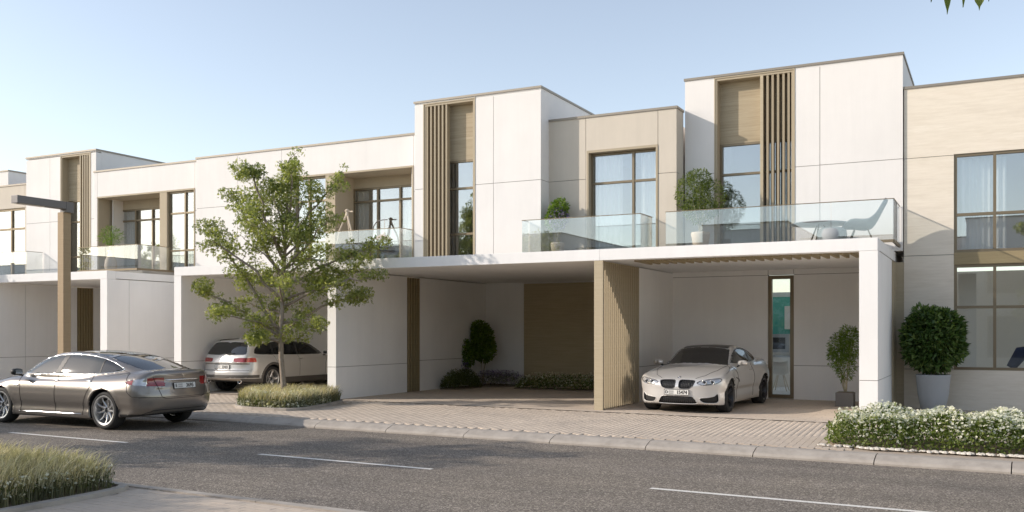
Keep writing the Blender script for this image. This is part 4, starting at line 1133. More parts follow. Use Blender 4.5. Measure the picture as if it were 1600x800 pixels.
    P = B.line_end([(-.40, .905), (.40, .905)], -1, 10); rail('chrome_bar', P, .015, M['chrome'], root, 8)
    P = B.line_top([(-2.37, -.58), (-2.43, -.4), (-2.465, 0), (-2.43, .4), (-2.37, .58)]); rail('boot_spoiler', P, [.004]+[.014]*(len(P)-2)+[.004], M['paint_bronze'], root, 8)
    pz = B.line_end([(0, .80), (0, .81)], -1, 1)[0]; plate(root, (pz[0]-.012, 0, .80), -1, 'E', '3695', .10)
    pz = B.line_end([(0, .985), (0, .99)], -1, 1)[0]
    MB().box(-.004, .004, -.045, .045, .012, .022).box(-.004, .004, -.008, .008, -.03, .012).build('boot_emblem', M['chrome'], root, False, False).location = (pz[0]-.006, 0, .985)
    return root
# ------------------------------------------------------------------ silver coupe in the carport
def coupe():
    root = thing('parked_car', 'silver champagne sports coupe parked nose out in the right-hand carport', 'car', (-5.74, 21.0, .002), -pi/2+radians(-1.5))
    R, ar, ax = .338, .375, (1.405, -1.405)
    sp = dict(w=1.87, height=1.39, front=2.20, rear=-2.46, R=R, arch=ar, axles=ax, roofmid=-.3,
        plan=[(-2.46, .74), (-2.3, .83), (-2.0, .89), (-1.5, .925), (-1.0, .905), (-.4, .872), (.4, .872), (.9, .885), (1.35, .915), (1.75, .905), (2.0, .87), (2.20, .82)],
        section=[(.1, -.07), (.22, -.03), (.32, -.024), (.42, -.03), (.52, -.008), (.64, .004), (.72, .002), (.80, -.018), (.92, -.075), (1.05, -.15)],
        haunch=[(-1.45, .022, .42), (1.4, .018, .42)], flare=.018,
        deck=[(-2.46, .98), (-2.35, 1.045), (-2.1, 1.06), (-1.5, 1.03), (-.5, .985), (.5, .975), (.9, .965), (1.2, .935), (1.6, .865), (1.9, .78), (2.08, .70), (2.20, .58)], crown=.045, kshoulder=.10,
        nose=[(.1, 2.04), (.20, 2.14), (.32, 2.175), (.48, 2.185), (.60, 2.20), (.70, 2.18), (.78, 2.12), (.9, 2.0), (1.2, 1.8)], nosecurve=.34,
        tail=[(.1, -2.3), (.3, -2.40), (.5, -2.46), (.75, -2.44), (1.0, -2.40), (1.1, -2.4)], tailcurve=.38,
        sill=[(-2.46, .26), (-1.0, .15), (1.0, .15), (1.8, .15), (2.20, .19)], belt=.95,
        ghw=[(-2.2, .58), (-1.8, .66), (-1.3, .74), (-.6, .80), (0, .805), (.5, .785), (1.0, .73)], tumble=.42, tumble2=.35,
        roof=[(-2.5, .35), (-2.35, .80), (-2.1, .98), (-1.9, 1.06), (-1.6, 1.17), (-1.2, 1.285), (-.8, 1.35), (-.4, 1.38), (0, 1.37), (.22, 1.33), (.5, 1.205), (.8, 1.06), (1.05, .945), (1.3, .78), (1.5, .35)], screencurve=.25, rearcurve=.7)
    B = CarBody(sp, .020); B.free = np.ones(len(B.F), bool)
    win = smooth_poly([(.72, .985), (.58, 1.06), (.35, 1.175), (.12, 1.265), (-.2, 1.305), (-.6, 1.30), (-1.0, 1.245), (-1.3, 1.15), (-1.43, 1.06), (-1.30, 1.02), (-.6, .995)], 2)
    B.snap(win, 'xz', sidec)
    fr = lambda V, N: (V[:, 0] > 1.5) & (N[:, 0] > .25)
    kid = smooth_poly([(.038, .655), (.07, .688), (.33, .680), (.375, .662), (.335, .565), (.27, .515), (.08, .510), (.040, .535)], 2)
    low = smooth_poly([(-.30, .36), (.30, .36), (.345, .34), (.42, .225), (.39, .195), (-.39, .195), (-.42, .225), (-.345, .34)], 2)
    lowo = smooth_poly([(.47, .325), (.62, .335), (.735, .36), (.775, .41), (.80, .40), (.81, .26), (.76, .215), (.54, .215), (.46, .275)], 2)
    for P in (kid, low, lowo): B.snap(P, 'yz', fr)
    hl = smooth_poly([(.40, .622), (.46, .668), (.60, .695), (.74, .715), (.82, .722), (.865, .70), (.85, .66), (.78, .615), (.64, .588), (.50, .585)], 2)
    hc = lambda V, N: (V[:, 0] > 1.35) & (np.abs(V[:, 1]) > .36)
    B.snap(hl, 'yz', hc)
    WSC = [(.235, -.6), (.21, .55), (.86, .69), (1.04, -.6)]; CRF = [(.21, -.6), (.19, .50), (-1.27, .50), (-1.27, -.6)]
    for P_ in (WSC, CRF): B.snap(P_, 'xy', upc)
    B.snap([(1.2, .175), (2.3, .175), (2.3, .1751), (1.2, .1751)], 'xz', lambda V, N: np.abs(N[:, 2]) < .7)
    finish(B, root, None, R, ar, ax)
    wreg = B.region(win, 'xz', sidec); C = B.V[B.F].mean(1); lean = C[:, 0]+.3*(C[:, 2]-1.1)
    B.take_lr(wreg & (lean > -.62), 'side_window', M['carglass_side'], root, .006)
    B.take_lr(wreg & (lean < -.66), 'quarter_window', M['carglass'], root, .006)
    B.take_lr(wreg, 'window_pillar', M['plastic'], root, .002)
    B.take(B.region(WSC, 'xy', lambda V, N: (N[:, 2] > .5) & (V[:, 2] > .96)), 'windscreen', M['carglass'], root, .005)
    B.take(B.region([(-1.30, -.1), (-1.30, .55), (-1.85, .56), (-1.92, -.1)], 'xy', lambda V, N: (N[:, 2] > .5) & (V[:, 2] > 1.02)), 'rear_window', M['carglass'], root, .005)
    B.take(B.region(CRF, 'xy', lambda V, N: (N[:, 2] > .6) & (V[:, 2] > 1.22)), 'carbon_roof', M['rim_dark'], root, 0)
    B.take_lr(B.region(kid, 'yz', fr), 'kidney_grille', M['black'], root, .022)
    B.take(B.region(low, 'yz', fr), 'lower_grille', M['black'], root, .03)
    B.take_lr(B.region(lowo, 'yz', fr), 'air_intake', M['black'], root, .035)
    B.take_lr(B.region(hl, 'yz', hc), 'headlight', M['lens'], root, .006)
    B.take((C[:, 2] < .175) & (C[:, 0] > 1.2), 'front_splitter', M['plastic'], root)
    B.take_lr(B.region([(-2.5, .88), (-2.0, .90), (-2.0, .80), (-2.5, .76)], 'xz', lambda V, N: np.abs(V[:, 1]) > .35), 'tail_light', M['red'], root)
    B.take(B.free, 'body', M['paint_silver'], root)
    def closed(P): return list(P)+[P[0]]
    for sd in (1, -1):
        rail('kidney_frame', B.line_end([(sd*y, z) for y, z in closed(kid)], 1, 3), .009, M['rim_dark'], root)
        rail('intake_rim', B.line_end([(sd*y, z) for y, z in closed(lowo)], 1, 3), .008, M['paint_silver'], root)
        rail('headlight_rim', B.hit(np.array([(2.3, sd*y, z) for y, z in closed(hl)]), (-1., 0, 0), 320), .006, M['plastic'], root)
        for y_ in np.linspace(.07, .34, 9):
            P = B.line_end([(sd*y_, .53), (sd*y_, .67)], 1, 2); rail('grille_bar', P, .0045, M['rim_dark'], root, 4, (-.008, 0, 0))
        for y_, r_ in ((.555, .047), (.70, .047)):
            c = B.hit(np.array([(2.3, sd*y_, .645)]), (-1., 0, 0), 320)[0]
            MB().lathe([(0, .0), (r_*.55, .004), (r_*.6, .0)], 20, 'x', tuple(c+(.008, 0, 0))).build('lamp_projector', M['carglass'], root, True, False)
            MB().lathe([(r_*.75, 0), (r_*.85, .012), (r_, .012), (r_*1.08, 0)], 24, 'x', tuple(c+(.002, 0, 0))).build('light_ring', M['chrome'], root, True, False)
        for pts in ([(.86, .93), (.72, .80), (.74, .45), (.80, .24)], [(-.62, .98), (-.66, .6), (-.60, .24)], [(.72, .98), (1.1, .90), (1.6, .80)]): rail('panel_gap', B.line_side(pts, sd), .004, M['seam'], root, 5)
        rail('bonnet_gap', B.line_top([(.95, sd*.70), (1.5, sd*.66), (1.9, sd*.52), (2.05, sd*.36)]), .004, M['seam'], root, 5)
        rail('bonnet_crease', B.line_top([(.95, sd*.34), (1.5, sd*.27), (2.0, sd*.16)]), .006, M['paint_silver'], root, 6, (0, 0, -.002))
        P = B.line_side([(-.50, .83), (-.34, .835)], sd, 4); rail('door_handle', P, .012, M['paint_silver'], root, 8, (0, sd*.012, 0))
        P = B.line_side([(.90, .70), (.66, .66), (.62, .60)], sd, 4); rail('side_vent', P, .012, M['plastic'], root, 6)
        wheel(root, ax[0], sd*.785, R, .245, .255, sd, 5, 'twin', M['rim_dark'], M['tyre'], .12); wheel(root, ax[1], sd*.79, R, .245, .27, sd, 5, 'twin', M['rim_dark'], M['tyre'], .12)
        P = B.line_side(win+[win[0]], sd, 2); rail('window_trim', P, .006, M['plastic'], root)
    for y_ in np.linspace(-.34, .34, 17): rail('grille_bar', B.line_end([(y_, .205), (y_, .35)], 1, 2), .004, M['rim_dark'], root, 4, (-.012, 0, 0))
    rail('lower_grille_rim', B.line_end(list(low)+[low[0]], 1, 3), .008, M['paint_silver'], root)
    c = B.line_end([(0, .728), (0, .729)], 1, 1)[0]
    e = MB().lathe([(0, .012), (.030, .010), (.041, .004), (.041, -.004)], 28, 'x').build('bonnet_emblem', M['chrome'], root, True, False); e.location = (c[0]-.004, 0, .728); e.rotation_euler = (0, -.9, 0)
    for q, mt in ((0, 'navy'), (1, 'plate'), (2, 'navy'), (3, 'plate')):
        b = MB(); k = [(0, 0)]+[(.022*cos(q*pi/2+i*pi/12), .022*sin(q*pi/2+i*pi/12)) for i in range(7)]
        b.v = [(.0135, y, z) for y, z in k]; b.f = [(0, i, i+1) for i in range(1, 7)]; b.build('emblem_quarter', M[mt], e, False, False)
    c = B.line_end([(.0, .435), (0, .436)], 1, 1)[0]; plate(root, (c[0]+.016, 0, .435), 1, 'D', '15474', 0)
    c = B.line_end([(.27, .61), (.27, .611)], 1, 1)[0]
    text_mesh('grille_badge', 'M', .035, M['chrome'], root, (c[0]+.004, .25, .61), (pi/2, 0, pi/2))
    mirror_pair(root, .60, .885, 1.00, M['paint_silver'], .95)
    return root
# ------------------------------------------------------------------ pearl estate in the left carport
def estate():
    root = thing('parked_car', 'pearl white estate car with grey wheel-arch cladding in the left carport', 'car', (-18.72, 21.80, .002), pi/2+radians(0))
    R, ar, ax = .365, .405, (1.45, -1.45)
    sp = dict(w=1.90, height=1.50, front=2.42, rear=-2.50, R=R, arch=ar, axles=ax, roofmid=-.3,
        plan=[(-2.50, .80), (-2.35, .86), (-2.0, .915), (-1.5, .93), (0, .925), (1.4, .93), (1.9, .90), (2.2, .84), (2.42, .76)],
        section=[(.1, -.07), (.3, -.02), (.55, -.004), (.70, .003), (.82, .0), (.95, -.035), (1.1, -.10)],
        haunch=[(-1.5, .01, .4)], flare=.02,
        deck=[(-2.50, 1.03), (-2.4, 1.06), (-1.5, 1.045), (0, 1.02), (1.0, 1.0), (1.5, .93), (2.0, .84), (2.42, .66)], crown=.04, kshoulder=.10,
        nose=[(.1, 2.3), (.4, 2.42), (.7, 2.38), (1.0, 2.1)], nosecurve=.42,
        tail=[(.1, -2.38), (.30, -2.44), (.46, -2.50), (.58, -2.50), (.64, -2.455), (.80, -2.43), (1.0, -2.37), (1.1, -2.3)], tailcurve=.30,
        sill=[(-2.50, .34), (-1.9, .27), (-1, .22), (1, .22), (2.42, .24)], belt=1.0,
        ghw=[(-2.4, .75), (-2.0, .80), (-1.4, .825), (-.4, .83), (.5, .81), (1.2, .74)], tumble=.27, tumble2=.25,
        roof=[(-2.60, .35), (-2.47, .75), (-2.405, .96), (-2.30, 1.13), (-2.17, 1.32), (-2.06, 1.425), (-1.85, 1.455), (-1.3, 1.48), (-.6, 1.49), (0, 1.475), (.35, 1.43), (.7, 1.27), (1.0, 1.11), (1.3, .93), (1.5, .78), (1.7, .35)], screencurve=.2, rearcurve=.35)
    B = CarBody(sp, .024); B.free = np.ones(len(B.F), bool)
    win = smooth_poly([(.95, 1.02), (.75, 1.13), (.45, 1.28), (.1, 1.375), (-.5, 1.40), (-1.2, 1.385), (-1.75, 1.33), (-1.98, 1.22), (-2.06, 1.08), (-1.9, 1.05), (-.5, 1.025)], 2)
    B.snap(win, 'xz', sidec)
    rr = lambda V, N: (N[:, 0] < -.3) & (V[:, 0] < -1.9)
    rwin = smooth_poly([(-.05, 1.39), (.45, 1.385), (.58, 1.36), (.64, 1.25), (.705, 1.07), (.66, 1.045), (-.05, 1.035)], 2)
    B.snap(rwin, 'yz', rr)
    tl = smooth_poly([(.36, .945), (.52, .962), (.98, .965), (.98, .845), (.60, .845), (.39, .85)], 1); B.snap(tl, 'yz', lambda V, N: V[:, 0] < -2.05)
    for wx in ax: B.snap([(wx+(ar+.065)*cos(a), R+(ar+.065)*sin(a)) for a in np.linspace(0, 2*pi, 48, endpoint=False)], 'xz', sidec)
    for z_ in (.40, .42, .50): B.snap([(-3, z_), (3, z_), (3, z_+1e-4), (-3, z_+1e-4)], 'xz', lambda V, N: (np.abs(N[:, 2]) < .8))
    finish(B, root, None, R, ar, ax)
    wreg = B.region(win, 'xz', sidec); C = B.V[B.F].mean(1)
    for a, b_, nm in ((-.28, 2, 'front_side_window'), (-1.3, -.36, 'rear_side_window'), (-3, -1.38, 'quarter_window')):
        B.take_lr(wreg & (C[:, 0] > a) & (C[:, 0] < b_), nm, M['carglass'], root, .005)
    B.take_lr(wreg, 'window_pillar', M['plastic'], root, .002)
    B.take(B.region(rwin, 'yz', rr), 'rear_window', M['carglass'], root, .005)
    m = B.region(tl, 'yz', lambda V, N: (V[:, 0] < -2.08)); ay = np.abs(C[:, 1])
    B.take_lr(m & (ay > .76), 'tail_light_corner', M['redbright'], root, .002); B.take_lr(m, 'tail_light', M['red'], root, .002)
    B.take(B.region([(.42, -.1), (.40, .56), (1.1, .68), (1.26, -.1)], 'xy', lambda V, N: (N[:, 2] > .5) & (V[:, 2] > .98)), 'windscreen', M['carglass'], root, .005)
    clad = (C[:, 2] < .40) & ~((C[:, 0] < -2.2) & (np.abs(C[:, 1]) < .62) & (C[:, 2] > .28))
    for wx in ax: clad |= np.hypot(C[:, 0]-wx, C[:, 2]-R) < ar+.065
    skid = (C[:, 0] < -2.2) & (np.abs(C[:, 1]) < .62) & (C[:, 2] < .40)
    clad |= (C[:, 0] < -2.0) & (C[:, 2] < .50) & (C[:, 2] > .42)
    B.take(skid, 'skid_plate', M['skid'], root); B.take(clad, 'body_cladding', M['cladding'], root, -.006)
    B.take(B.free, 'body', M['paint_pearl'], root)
    for sd in (1, -1):
        rail('window_trim', B.line_side(win+[win[0]], sd, 2), .007, M['plastic'], root)
        for pts in ([(.95, 1.0), (.84, .75), (.84, .42)], [(-.32, 1.02), (-.32, .6), (-.32, .42)], [(-1.34, 1.03), (-1.30, .82), (-1.05, .66)]): rail('panel_gap', B.line_side(pts, sd), .004, M['seam'], root, 5)
        for x in (-.2, -1.15): rail('door_handle', B.line_side([(x-.17, .90), (x, .905)], sd, 4), .012, M['chrome'], root, 8, (0, sd*.012, 0))
        P = B.line_top([(-1.95, sd*.60), (-1.5, sd*.62), (-.2, sd*.62), (.2, sd*.60)], 6); o_ = np.zeros_like(P); o_[:, 2] = .035; o_[0, 2] = o_[-1, 2] = .0; rail('roof_rail', P+o_, .014, M['cladding'], root, 8)
        c = B.line_end([(sd*.55, .33), (sd*.55, .331)], -1, 1)[0]
        MB().lathe([(.055, .06), (.068, -.012), (.060, -.02), (.048, .0), (.045, .06)], 20, 'x', tuple(c+(-.006, 0, 0))).build('tailpipe', M['chrome'], root, True, False)
        MB().lathe([(0, .03), (.046, .03)], 16, 'x', tuple(c+(-.02, 0, 0))).build('tailpipe_bore', M['black'], root, False, False)
        wheel(root, ax[0], sd*.79, R, .255, .235, sd, 5, 'five', M['rim'], M['tyre']); wheel(root, ax[1], sd*.79, R, .255, .235, sd, 5, 'five', M['rim'], M['tyre'])
    rail('tailgate_gap', B.line_end([(-.80, .80), (-.5, .795), (.5, .795), (.80, .80)], -1, 8), .007, M['seam'], root, 5)
    rail('bumper_gap', B.line_end([(-.80, .62), (.80, .62)], -1, 12), .005, M['seam'], root, 5)
    c = B.line_end([(0, .72), (0, .721)], -1, 1)[0]; plate(root, (c[0]-.012, 0, .715), -1, 'J', '33421', .12)
    c = B.line_end([(0, .90), (0, .901)], -1, 1)[0]
    for k in range(4): MB().tube([(0, -.075+k*.05+.03*cos(a), .03*sin(a)) for a in np.linspace(0, 2*pi, 17)], .004, 5, False).build('emblem_ring', M['chrome'], root, True, False).location = (c[0]-.008, 0, .905)
    c = B.line_top([(-1.75, 0), (-1.74, 0)], 1)[0]; MB().lathe([(.02, 0), (.016, .05), (.004, .075), (0, .076)], 8, 'z', tuple(c-(0, 0, .01))).build('roof_aerial', M['plate'], root, True, False)
    rail('rear_wiper', B.line_end([(.02, 1.06), (-.34, 1.085)], -1, 6), .008, M['plastic'], root, 5, (-.012, 0, 0))
    mirror_pair(root, .80, .945, 1.06, M['paint_pearl'])
    return root
saloon(); coupe(); estate()

# ================================================================== PLANTS
def unit(v): return v/(np.linalg.norm(v, axis=-1, keepdims=True)+1e-9)
def leaf_arrays(P, size, kind='kite', droop=.2, aspect=.5, outward=None, rng=RNG):
    """leaf-sized faces at the points P"""
    n = len(P); d = unit(rng.normal(size=(n, 3))+np.array([0, 0, -droop]))
    if outward is not None: d = unit(d+outward*.9)
    r = unit(rng.normal(size=(n, 3))); a = unit(np.cross(d, r)); nn = np.cross(d, a); s = size*rng.uniform(.65, 1.25, (n, 1))
    if kind == 'kite':
        V = np.stack([P, P+d*s*.45+a*s*aspect*.5+nn*s*.08, P+d*s, P+d*s*.45-a*s*aspect*.5+nn*s*.08], 1)
        F = np.arange(n)[:, None]*4+np.array([[0, 1, 2, 3]]); return V.reshape(-1, 3), F
    if kind == 'maple':
        L = [P]
        for ang, ln in ((-.85, .72), (0, 1.0), (.85, .72)):
            e = d*cos(ang)+a*sin(ang); p = -d*sin(ang)+a*cos(ang)
            L += [P+e*s*ln*.55+p*s*.17+nn*s*.06, P+e*s*ln-nn*s*.05, P+e*s*ln*.55-p*s*.17+nn*s*.06]
        V = np.stack(L, 1); F = (np.arange(n)[:, None, None]*10+np.array([[[0, 1, 2, 3], [0, 4, 5, 6], [0, 7, 8, 9]]])).reshape(-1, 4)
        return V.reshape(-1, 3), F
    if kind == 'flower':
        r2 = s*.5; nz = unit(rng.normal(size=(n, 3))*.6+np.array([0, -.25, 1.])); a = unit(np.cross(nz, r)); c = np.cross(nz, a); L = [P]
        for k in range(5):
            t = 2*pi*k/5; e = a*cos(t)+c*sin(t); p = -a*sin(t)+c*cos(t)
            L += [P+e*r2*.6+p*r2*.32+nz*r2*.2, P+e*r2+nz*r2*.15, P+e*r2*.6-p*r2*.32+nz*r2*.2]
        V = np.stack(L, 1); F = (np.arange(n)[:, None, None]*16+np.array([[[0, 1+3*k, 2+3*k, 3+3*k] for k in range(5)]])).reshape(-1, 4)
        return V.reshape(-1, 3), F
def blob_points(blobs, n, shell=.55, rng=RNG):
    """blobs: (cx, cy, cz, rx, ry, rz)"""
    B = np.array(blobs, float); vol = np.prod(B[:, 3:], 1)**.8; k = rng.choice(len(B), n, p=vol/vol.sum())
    d = unit(rng.normal(size=(n, 3))); r = (rng.uniform(0, 1, (n, 1))**(1/3))*(1-shell)+shell*rng.uniform(.82, 1.04, (n, 1))
    return B[k, :3]+d*r*B[k, 3:], d
def blades(P, h, w, lean=.35, seg=3, rng=RNG, wind=(.15, .0)):
    n = len(P); a = rng.uniform(0, 2*pi, n); ld = np.stack([np.cos(a), np.sin(a), 0*a], 1)*rng.uniform(.1, 1, (n, 1))*lean+np.array([*wind, 0])
    H = h*rng.uniform(.6, 1.15, (n, 1)); wd = np.stack([-np.sin(a+.6), np.cos(a+.6), 0*a], 1); L = []
    for q in range(seg+1):
        t = q/seg; c = P+ld*H*t*t+np.array([0, 0, 1.])*H*t*(1-.18*t); ww = w*(1-t)**.7+.0006
        L += [c-wd*ww, c+wd*ww]
    V = np.stack(L, 1); m = 2*(seg+1)
    F = (np.arange(n)[:, None, None]*m+np.array([[[2*q, 2*q+1, 2*q+3, 2*q+2] for q in range(seg)]])).reshape(-1, 4)
    tip = V[:, -1]; return V.reshape(-1, 3), F, tip
def in_poly_points(poly, n, rng=RNG, shrink=1.0):
    P = np.array(poly); lo, hi = P.min(0), P.max(0); out = np.zeros((0, 2)); c = P.mean(0)
    pp = [tuple(c+(p-c)*shrink) for p in P]
    while len(out) < n:
        q = rng.uniform(lo, hi, (n*2, 2)); out = np.concatenate([out, q[inpoly(q[:, 0], q[:, 1], pp)]])
    return out[:n]
def smooth_ring(poly, k=3): return smooth_poly(poly, k)

# ---- street trees
def street_tree(root, trunk, limbs, leafn, leaf=.10, clump=.30, seed=1, lat=None, trunk_r=(.085, .03), mt=None, sub=5):
    """trunk: points; limbs: lists of points; everything relative to the root"""
    rng = np.random.default_rng(seed); W = MB(); cl = []
    tp = [np.array(p, float) for p in trunk]; n = len(tp)
    W.tube([tuple(p) for p in tp], list(np.linspace(trunk_r[0], trunk_r[1], n)**1.0), 10)
    for limb in limbs:
        lp = [np.array(p, float) for p in limb]; L = sum(np.linalg.norm(b-a) for a, b in zip(lp[:-1], lp[1:]))
        # resample with a little wander
        m = max(5, int(L/.22)); ts = np.linspace(0, len(lp)-1, m); pts = []
        for t in ts:
            i = min(int(t), len(lp)-2); pts.append(lp[i]*(1-(t-i))+lp[i+1]*(t-i)+(rng.normal(size=3)*.03 if 0 < t < len(lp)-1 else 0))
        r0 = .012+.013*L; W.tube([tuple(p) for p in pts], list(np.linspace(r0, .006, m)), 6)
        for i in range(int(m*.22), m):
            for q in range(2):
                if rng.uniform() < .25: continue
                d = unit(rng.normal(size=3)*np.array([1, 1, .55])+unit(pts[-1]-pts[0])*.6); ln = rng.uniform(.15, .42)*(1.15-.5*i/m)
                e = pts[i]+d*ln+np.array([0, 0, .05]); W.tube([tuple(pts[i]), tuple((pts[i]+e)/2+rng.normal(size=3)*.02), tuple(e)], [.008, .006, .003], 4)
                rr = clump*rng.uniform(.4, 1.25); cl.append((*e, rr, rr, rr*.72)); cl.append((*(pts[i]*.5+e*.5), rr*.7, rr*.7, rr*.5))
                if i > m-3: cl.append((*(e+d*.1), rr*.6, rr*.6, rr*.4))
    W.build('trunk', M['bark'], root, True, False)
    P, d = blob_points(cl, leafn, .25, rng); V, F = leaf_arrays(P, leaf, 'maple', .5, rng=rng)
    np_mesh('crown', V, F, mt or M['leaf'], root, False, False)
LV = np.array([cos(TH), sin(TH), 0]); FV = np.array([-sin(TH), cos(TH), 0])
SC = 22.0/1477
def tp_(u, v, dep=0): return tuple(LV*(u-443)*SC+FV*dep+np.array([0, 0, (630.7-v)*SC]))
t = thing('street_tree', 'young leafy street tree with open crown rising from the grass bed', 'tree', (-14.7, 17.2, 0))
trunk = [tp_(443, 632), tp_(441, 600), tp_(437, 560, .03), tp_(437, 520), tp_(440, 470, -.03), tp_(442, 420), tp_(444, 370, .04), tp_(447, 310), tp_(449, 262)]
limbs = [[tp_(437, 525), tp_(385, 492, .1), tp_(335, 462, .2), tp_(304, 452, .25)], [tp_(437, 512), tp_(385, 500, -.3), tp_(340, 492, -.5)],
  [tp_(437, 520), tp_(400, 470, .2), tp_(355, 400, .3), tp_(318, 362, .3)], [tp_(440, 470), tp_(400, 425, -.2), tp_(350, 385, -.4), tp_(330, 380, -.4)],
  [tp_(441, 440), tp_(405, 380, .2), tp_(375, 330, .25), tp_(352, 302, .3)], [tp_(443, 410), tp_(415, 340, -.3), tp_(402, 282, -.4), tp_(398, 268, -.4)],
  [tp_(443, 400), tp_(430, 330, .4), tp_(425, 290, .6)], [tp_(445, 360), tp_(452, 300, .05), tp_(448, 252, 0)], [tp_(445, 350), tp_(462, 290, -.4), tp_(455, 270, -.5)],
  [tp_(444, 390), tp_(478, 335, .2), tp_(508, 298, .2), tp_(524, 282, .2)], [tp_(443, 420), tp_(490, 375, -.3), tp_(520, 345, -.5)],
  [tp_(442, 445), tp_(490, 420, .1), tp_(540, 398, .2), tp_(580, 382, .2)], [tp_(440, 470), tp_(500, 445, .5), tp_(545, 415, .7)],
  [tp_(440, 480), tp_(495, 455, -.2), tp_(550, 440, -.3), tp_(586, 434, -.3)], [tp_(438, 505), tp_(490, 480, .2), tp_(530, 468, .3), tp_(572, 462, .3)],
  [tp_(438, 525), tp_(470, 505, -.4), tp_(505, 500, -.6)], [tp_(437, 530), tp_(415, 510, .4), tp_(395, 500, .6)], [tp_(437, 535), tp_(410, 528, -.2), tp_(398, 532, -.3)],
  [tp_(437, 538), tp_(465, 525, .2), tp_(490, 512, .3)], [tp_(444, 380), tp_(425, 370, -.7), tp_(400, 350, -.95)], [tp_(444, 380), tp_(470, 365, -.6), tp_(490, 345, -.95)],
  [tp_(443, 420), tp_(455, 400, .7), tp_(480, 385, 1.0)], [tp_(442, 440), tp_(420, 420, .7), tp_(390, 420, 1.1)], [tp_(444, 400), tp_(420, 360, .1), tp_(395, 330, .1)], [tp_(445, 380), tp_(435, 330, -.2), tp_(425, 300, -.2)], [tp_(444, 400), tp_(470, 370, .2), tp_(495, 330, .3)], [tp_(445, 370), tp_(470, 320, -.1), tp_(480, 300, -.2)], [tp_(443, 430), tp_(415, 400, -.2), tp_(385, 375, -.3)], [tp_(442, 450), tp_(410, 440, .3), tp_(375, 445, .4)], [tp_(443, 430), tp_(480, 410, -.2), tp_(510, 395, -.4)], [tp_(440, 490), tp_(400, 480, .5), tp_(360, 470, .8)], [tp_(440, 470), tp_(450, 450, -.7), tp_(470, 440, -1.1)]]
street_tree(t, trunk, limbs, 22000, .066, .245, 5, trunk_r=(.072, .022))
def generic_tree(x, y, label, h=6, r=2.2, seed=3, low=2.3, leafn=5000, group=None, leaf=.14, mt=None):
    t = thing('street_tree', label, 'tree', (x, y, -.06), group=group); rng = np.random.default_rng(seed)
    tr = [(0, 0, 0), (.04, .02, h*.3), (-.02, .03, h*.6), (.02, 0, h*.93)]; L = []
    for k in range(18):
        z0 = low*.8+(h*.85-low*.8)*k/17; a = k*2.4+seed; rr = r*(1-.55*(k/17)**1.6)*rng.uniform(.75, 1.1); zt = max(z0+rr*.35, low+.2)
        L.append([(0, 0, z0), (rr*.5*cos(a), rr*.5*sin(a), (z0+zt)/2+.1), (rr*cos(a), rr*sin(a), zt)])
    street_tree(t, tr, L, leafn, leaf, .42, seed, trunk_r=(.11, .03), mt=mt); return t
generic_tree(-17.6, 6.3, 'leafy street tree across the road from the bronze car, casting shade on the road', 6.2, 2.2, 3)
generic_tree(-31.5, 16.4, 'leafy street tree on the far pavement beyond the lamp post', 5.6, 2.0, 4)
generic_tree(-16.1, 1.9, 'small leafy tree shading the near pavement beside the foreground grass bed', 4.9, 1.25, 9, 3.1, 2600)
generic_tree(-26.5, 5.9, 'leafy street tree farthest left on the near pavement', 6.0, 2.2, 8)
for k, (x, y) in enumerate(((-42, -6.5), (-31, -6), (-20, -7), (-9.5, -6.2), (3, -7), (13, -6), (24, -7))):
    generic_tree(x, y, 'leafy street tree behind the viewpoint, '+('farthest left', 'second from the left', 'third from the left', 'in the middle of its row', 'third from the right', 'second from the right', 'farthest right')[k], 6.4, 2.5, 20+k, 1.7, 2600, 'trees in front of the opposite houses', .22)
# overhanging tree at the top right corner
t = thing('overhanging_tree', 'tree whose leaf tips hang into the sky at the top right', 'tree', (2.3, 5.7, -.06))
LP0 = np.array([-.17, 5.72, 3.60])-np.array([2.3, 5.7, -.06])
L = [[(0, 0, 3.6), (-.9, 0, 4.4), (LP0[0]*.75, LP0[1], 4.35), (LP0[0]*1.02, LP0[1], 4.06)], [(-1.2, 0, 4.35), (-1.9, .25, 4.2), (-2.35, .35, 4.1)], [(-1.2, 0, 4.35), (-1.7, -.3, 4.25), (-2.2, -.45, 4.2)]]
for k in range(9): a = -.6+k*.45; L.append([(0, 0, 3.7+k*.1), (.8*cos(a), .8*sin(a), 4.9), (1.6*cos(a), 1.6*sin(a), 5.4)])
street_tree(t, [(0, 0, 0), (.03, 0, 1.8), (0, .02, 3.5), (0, 0, 5.2)], L, 5200, .10, .24, 11, trunk_r=(.1, .04))
b = MB(); A0 = np.array([2.3, 5.7, -.06])
for du, ln, az, v_, wd in ((-.062, .16, .5, 22, 1.0), (.026, .12, 1.0, 11, .9), (.113, .14, .2, 16, 1.5), (-.15, .10, .6, 3, .8), (.165, .12, .3, 2, 1.0)):
    tip = np.array([-.17, 5.72, 0])+LV*du; tip[2] = 1.68+(518-v_)/1477*5.17; p = tip-A0+np.array([0, 0, ln])
    a = np.array([cos(az), sin(az), 0]); nn = np.array([-sin(az), cos(az), 0]); z = np.array([0, 0, 1.])
    k = len(b.v); r_ = [(0, .0), (.2, .014*wd), (.42, .022*wd), (.66, .014*wd), (.85, .005), (1, 0)]
    for t_, w_ in r_: b.v += [tuple(p-z*ln*t_-a*w_), tuple(p-z*ln*t_+nn*.006), tuple(p-z*ln*t_+a*w_)]
    for q in range(5): b.f += [(k+3*q, k+3*q+1, k+3*q+4, k+3*q+3), (k+3*q+1, k+3*q+2, k+3*q+5, k+3*q+4)]
    b.tube([tuple(p), tuple(p+z*.2+LV*.02), (LP0[0]*1.02, LP0[1], 4.06)], .0025, 4)
b.build('hanging_leaves', M['leaf_mid'], t, True, False)

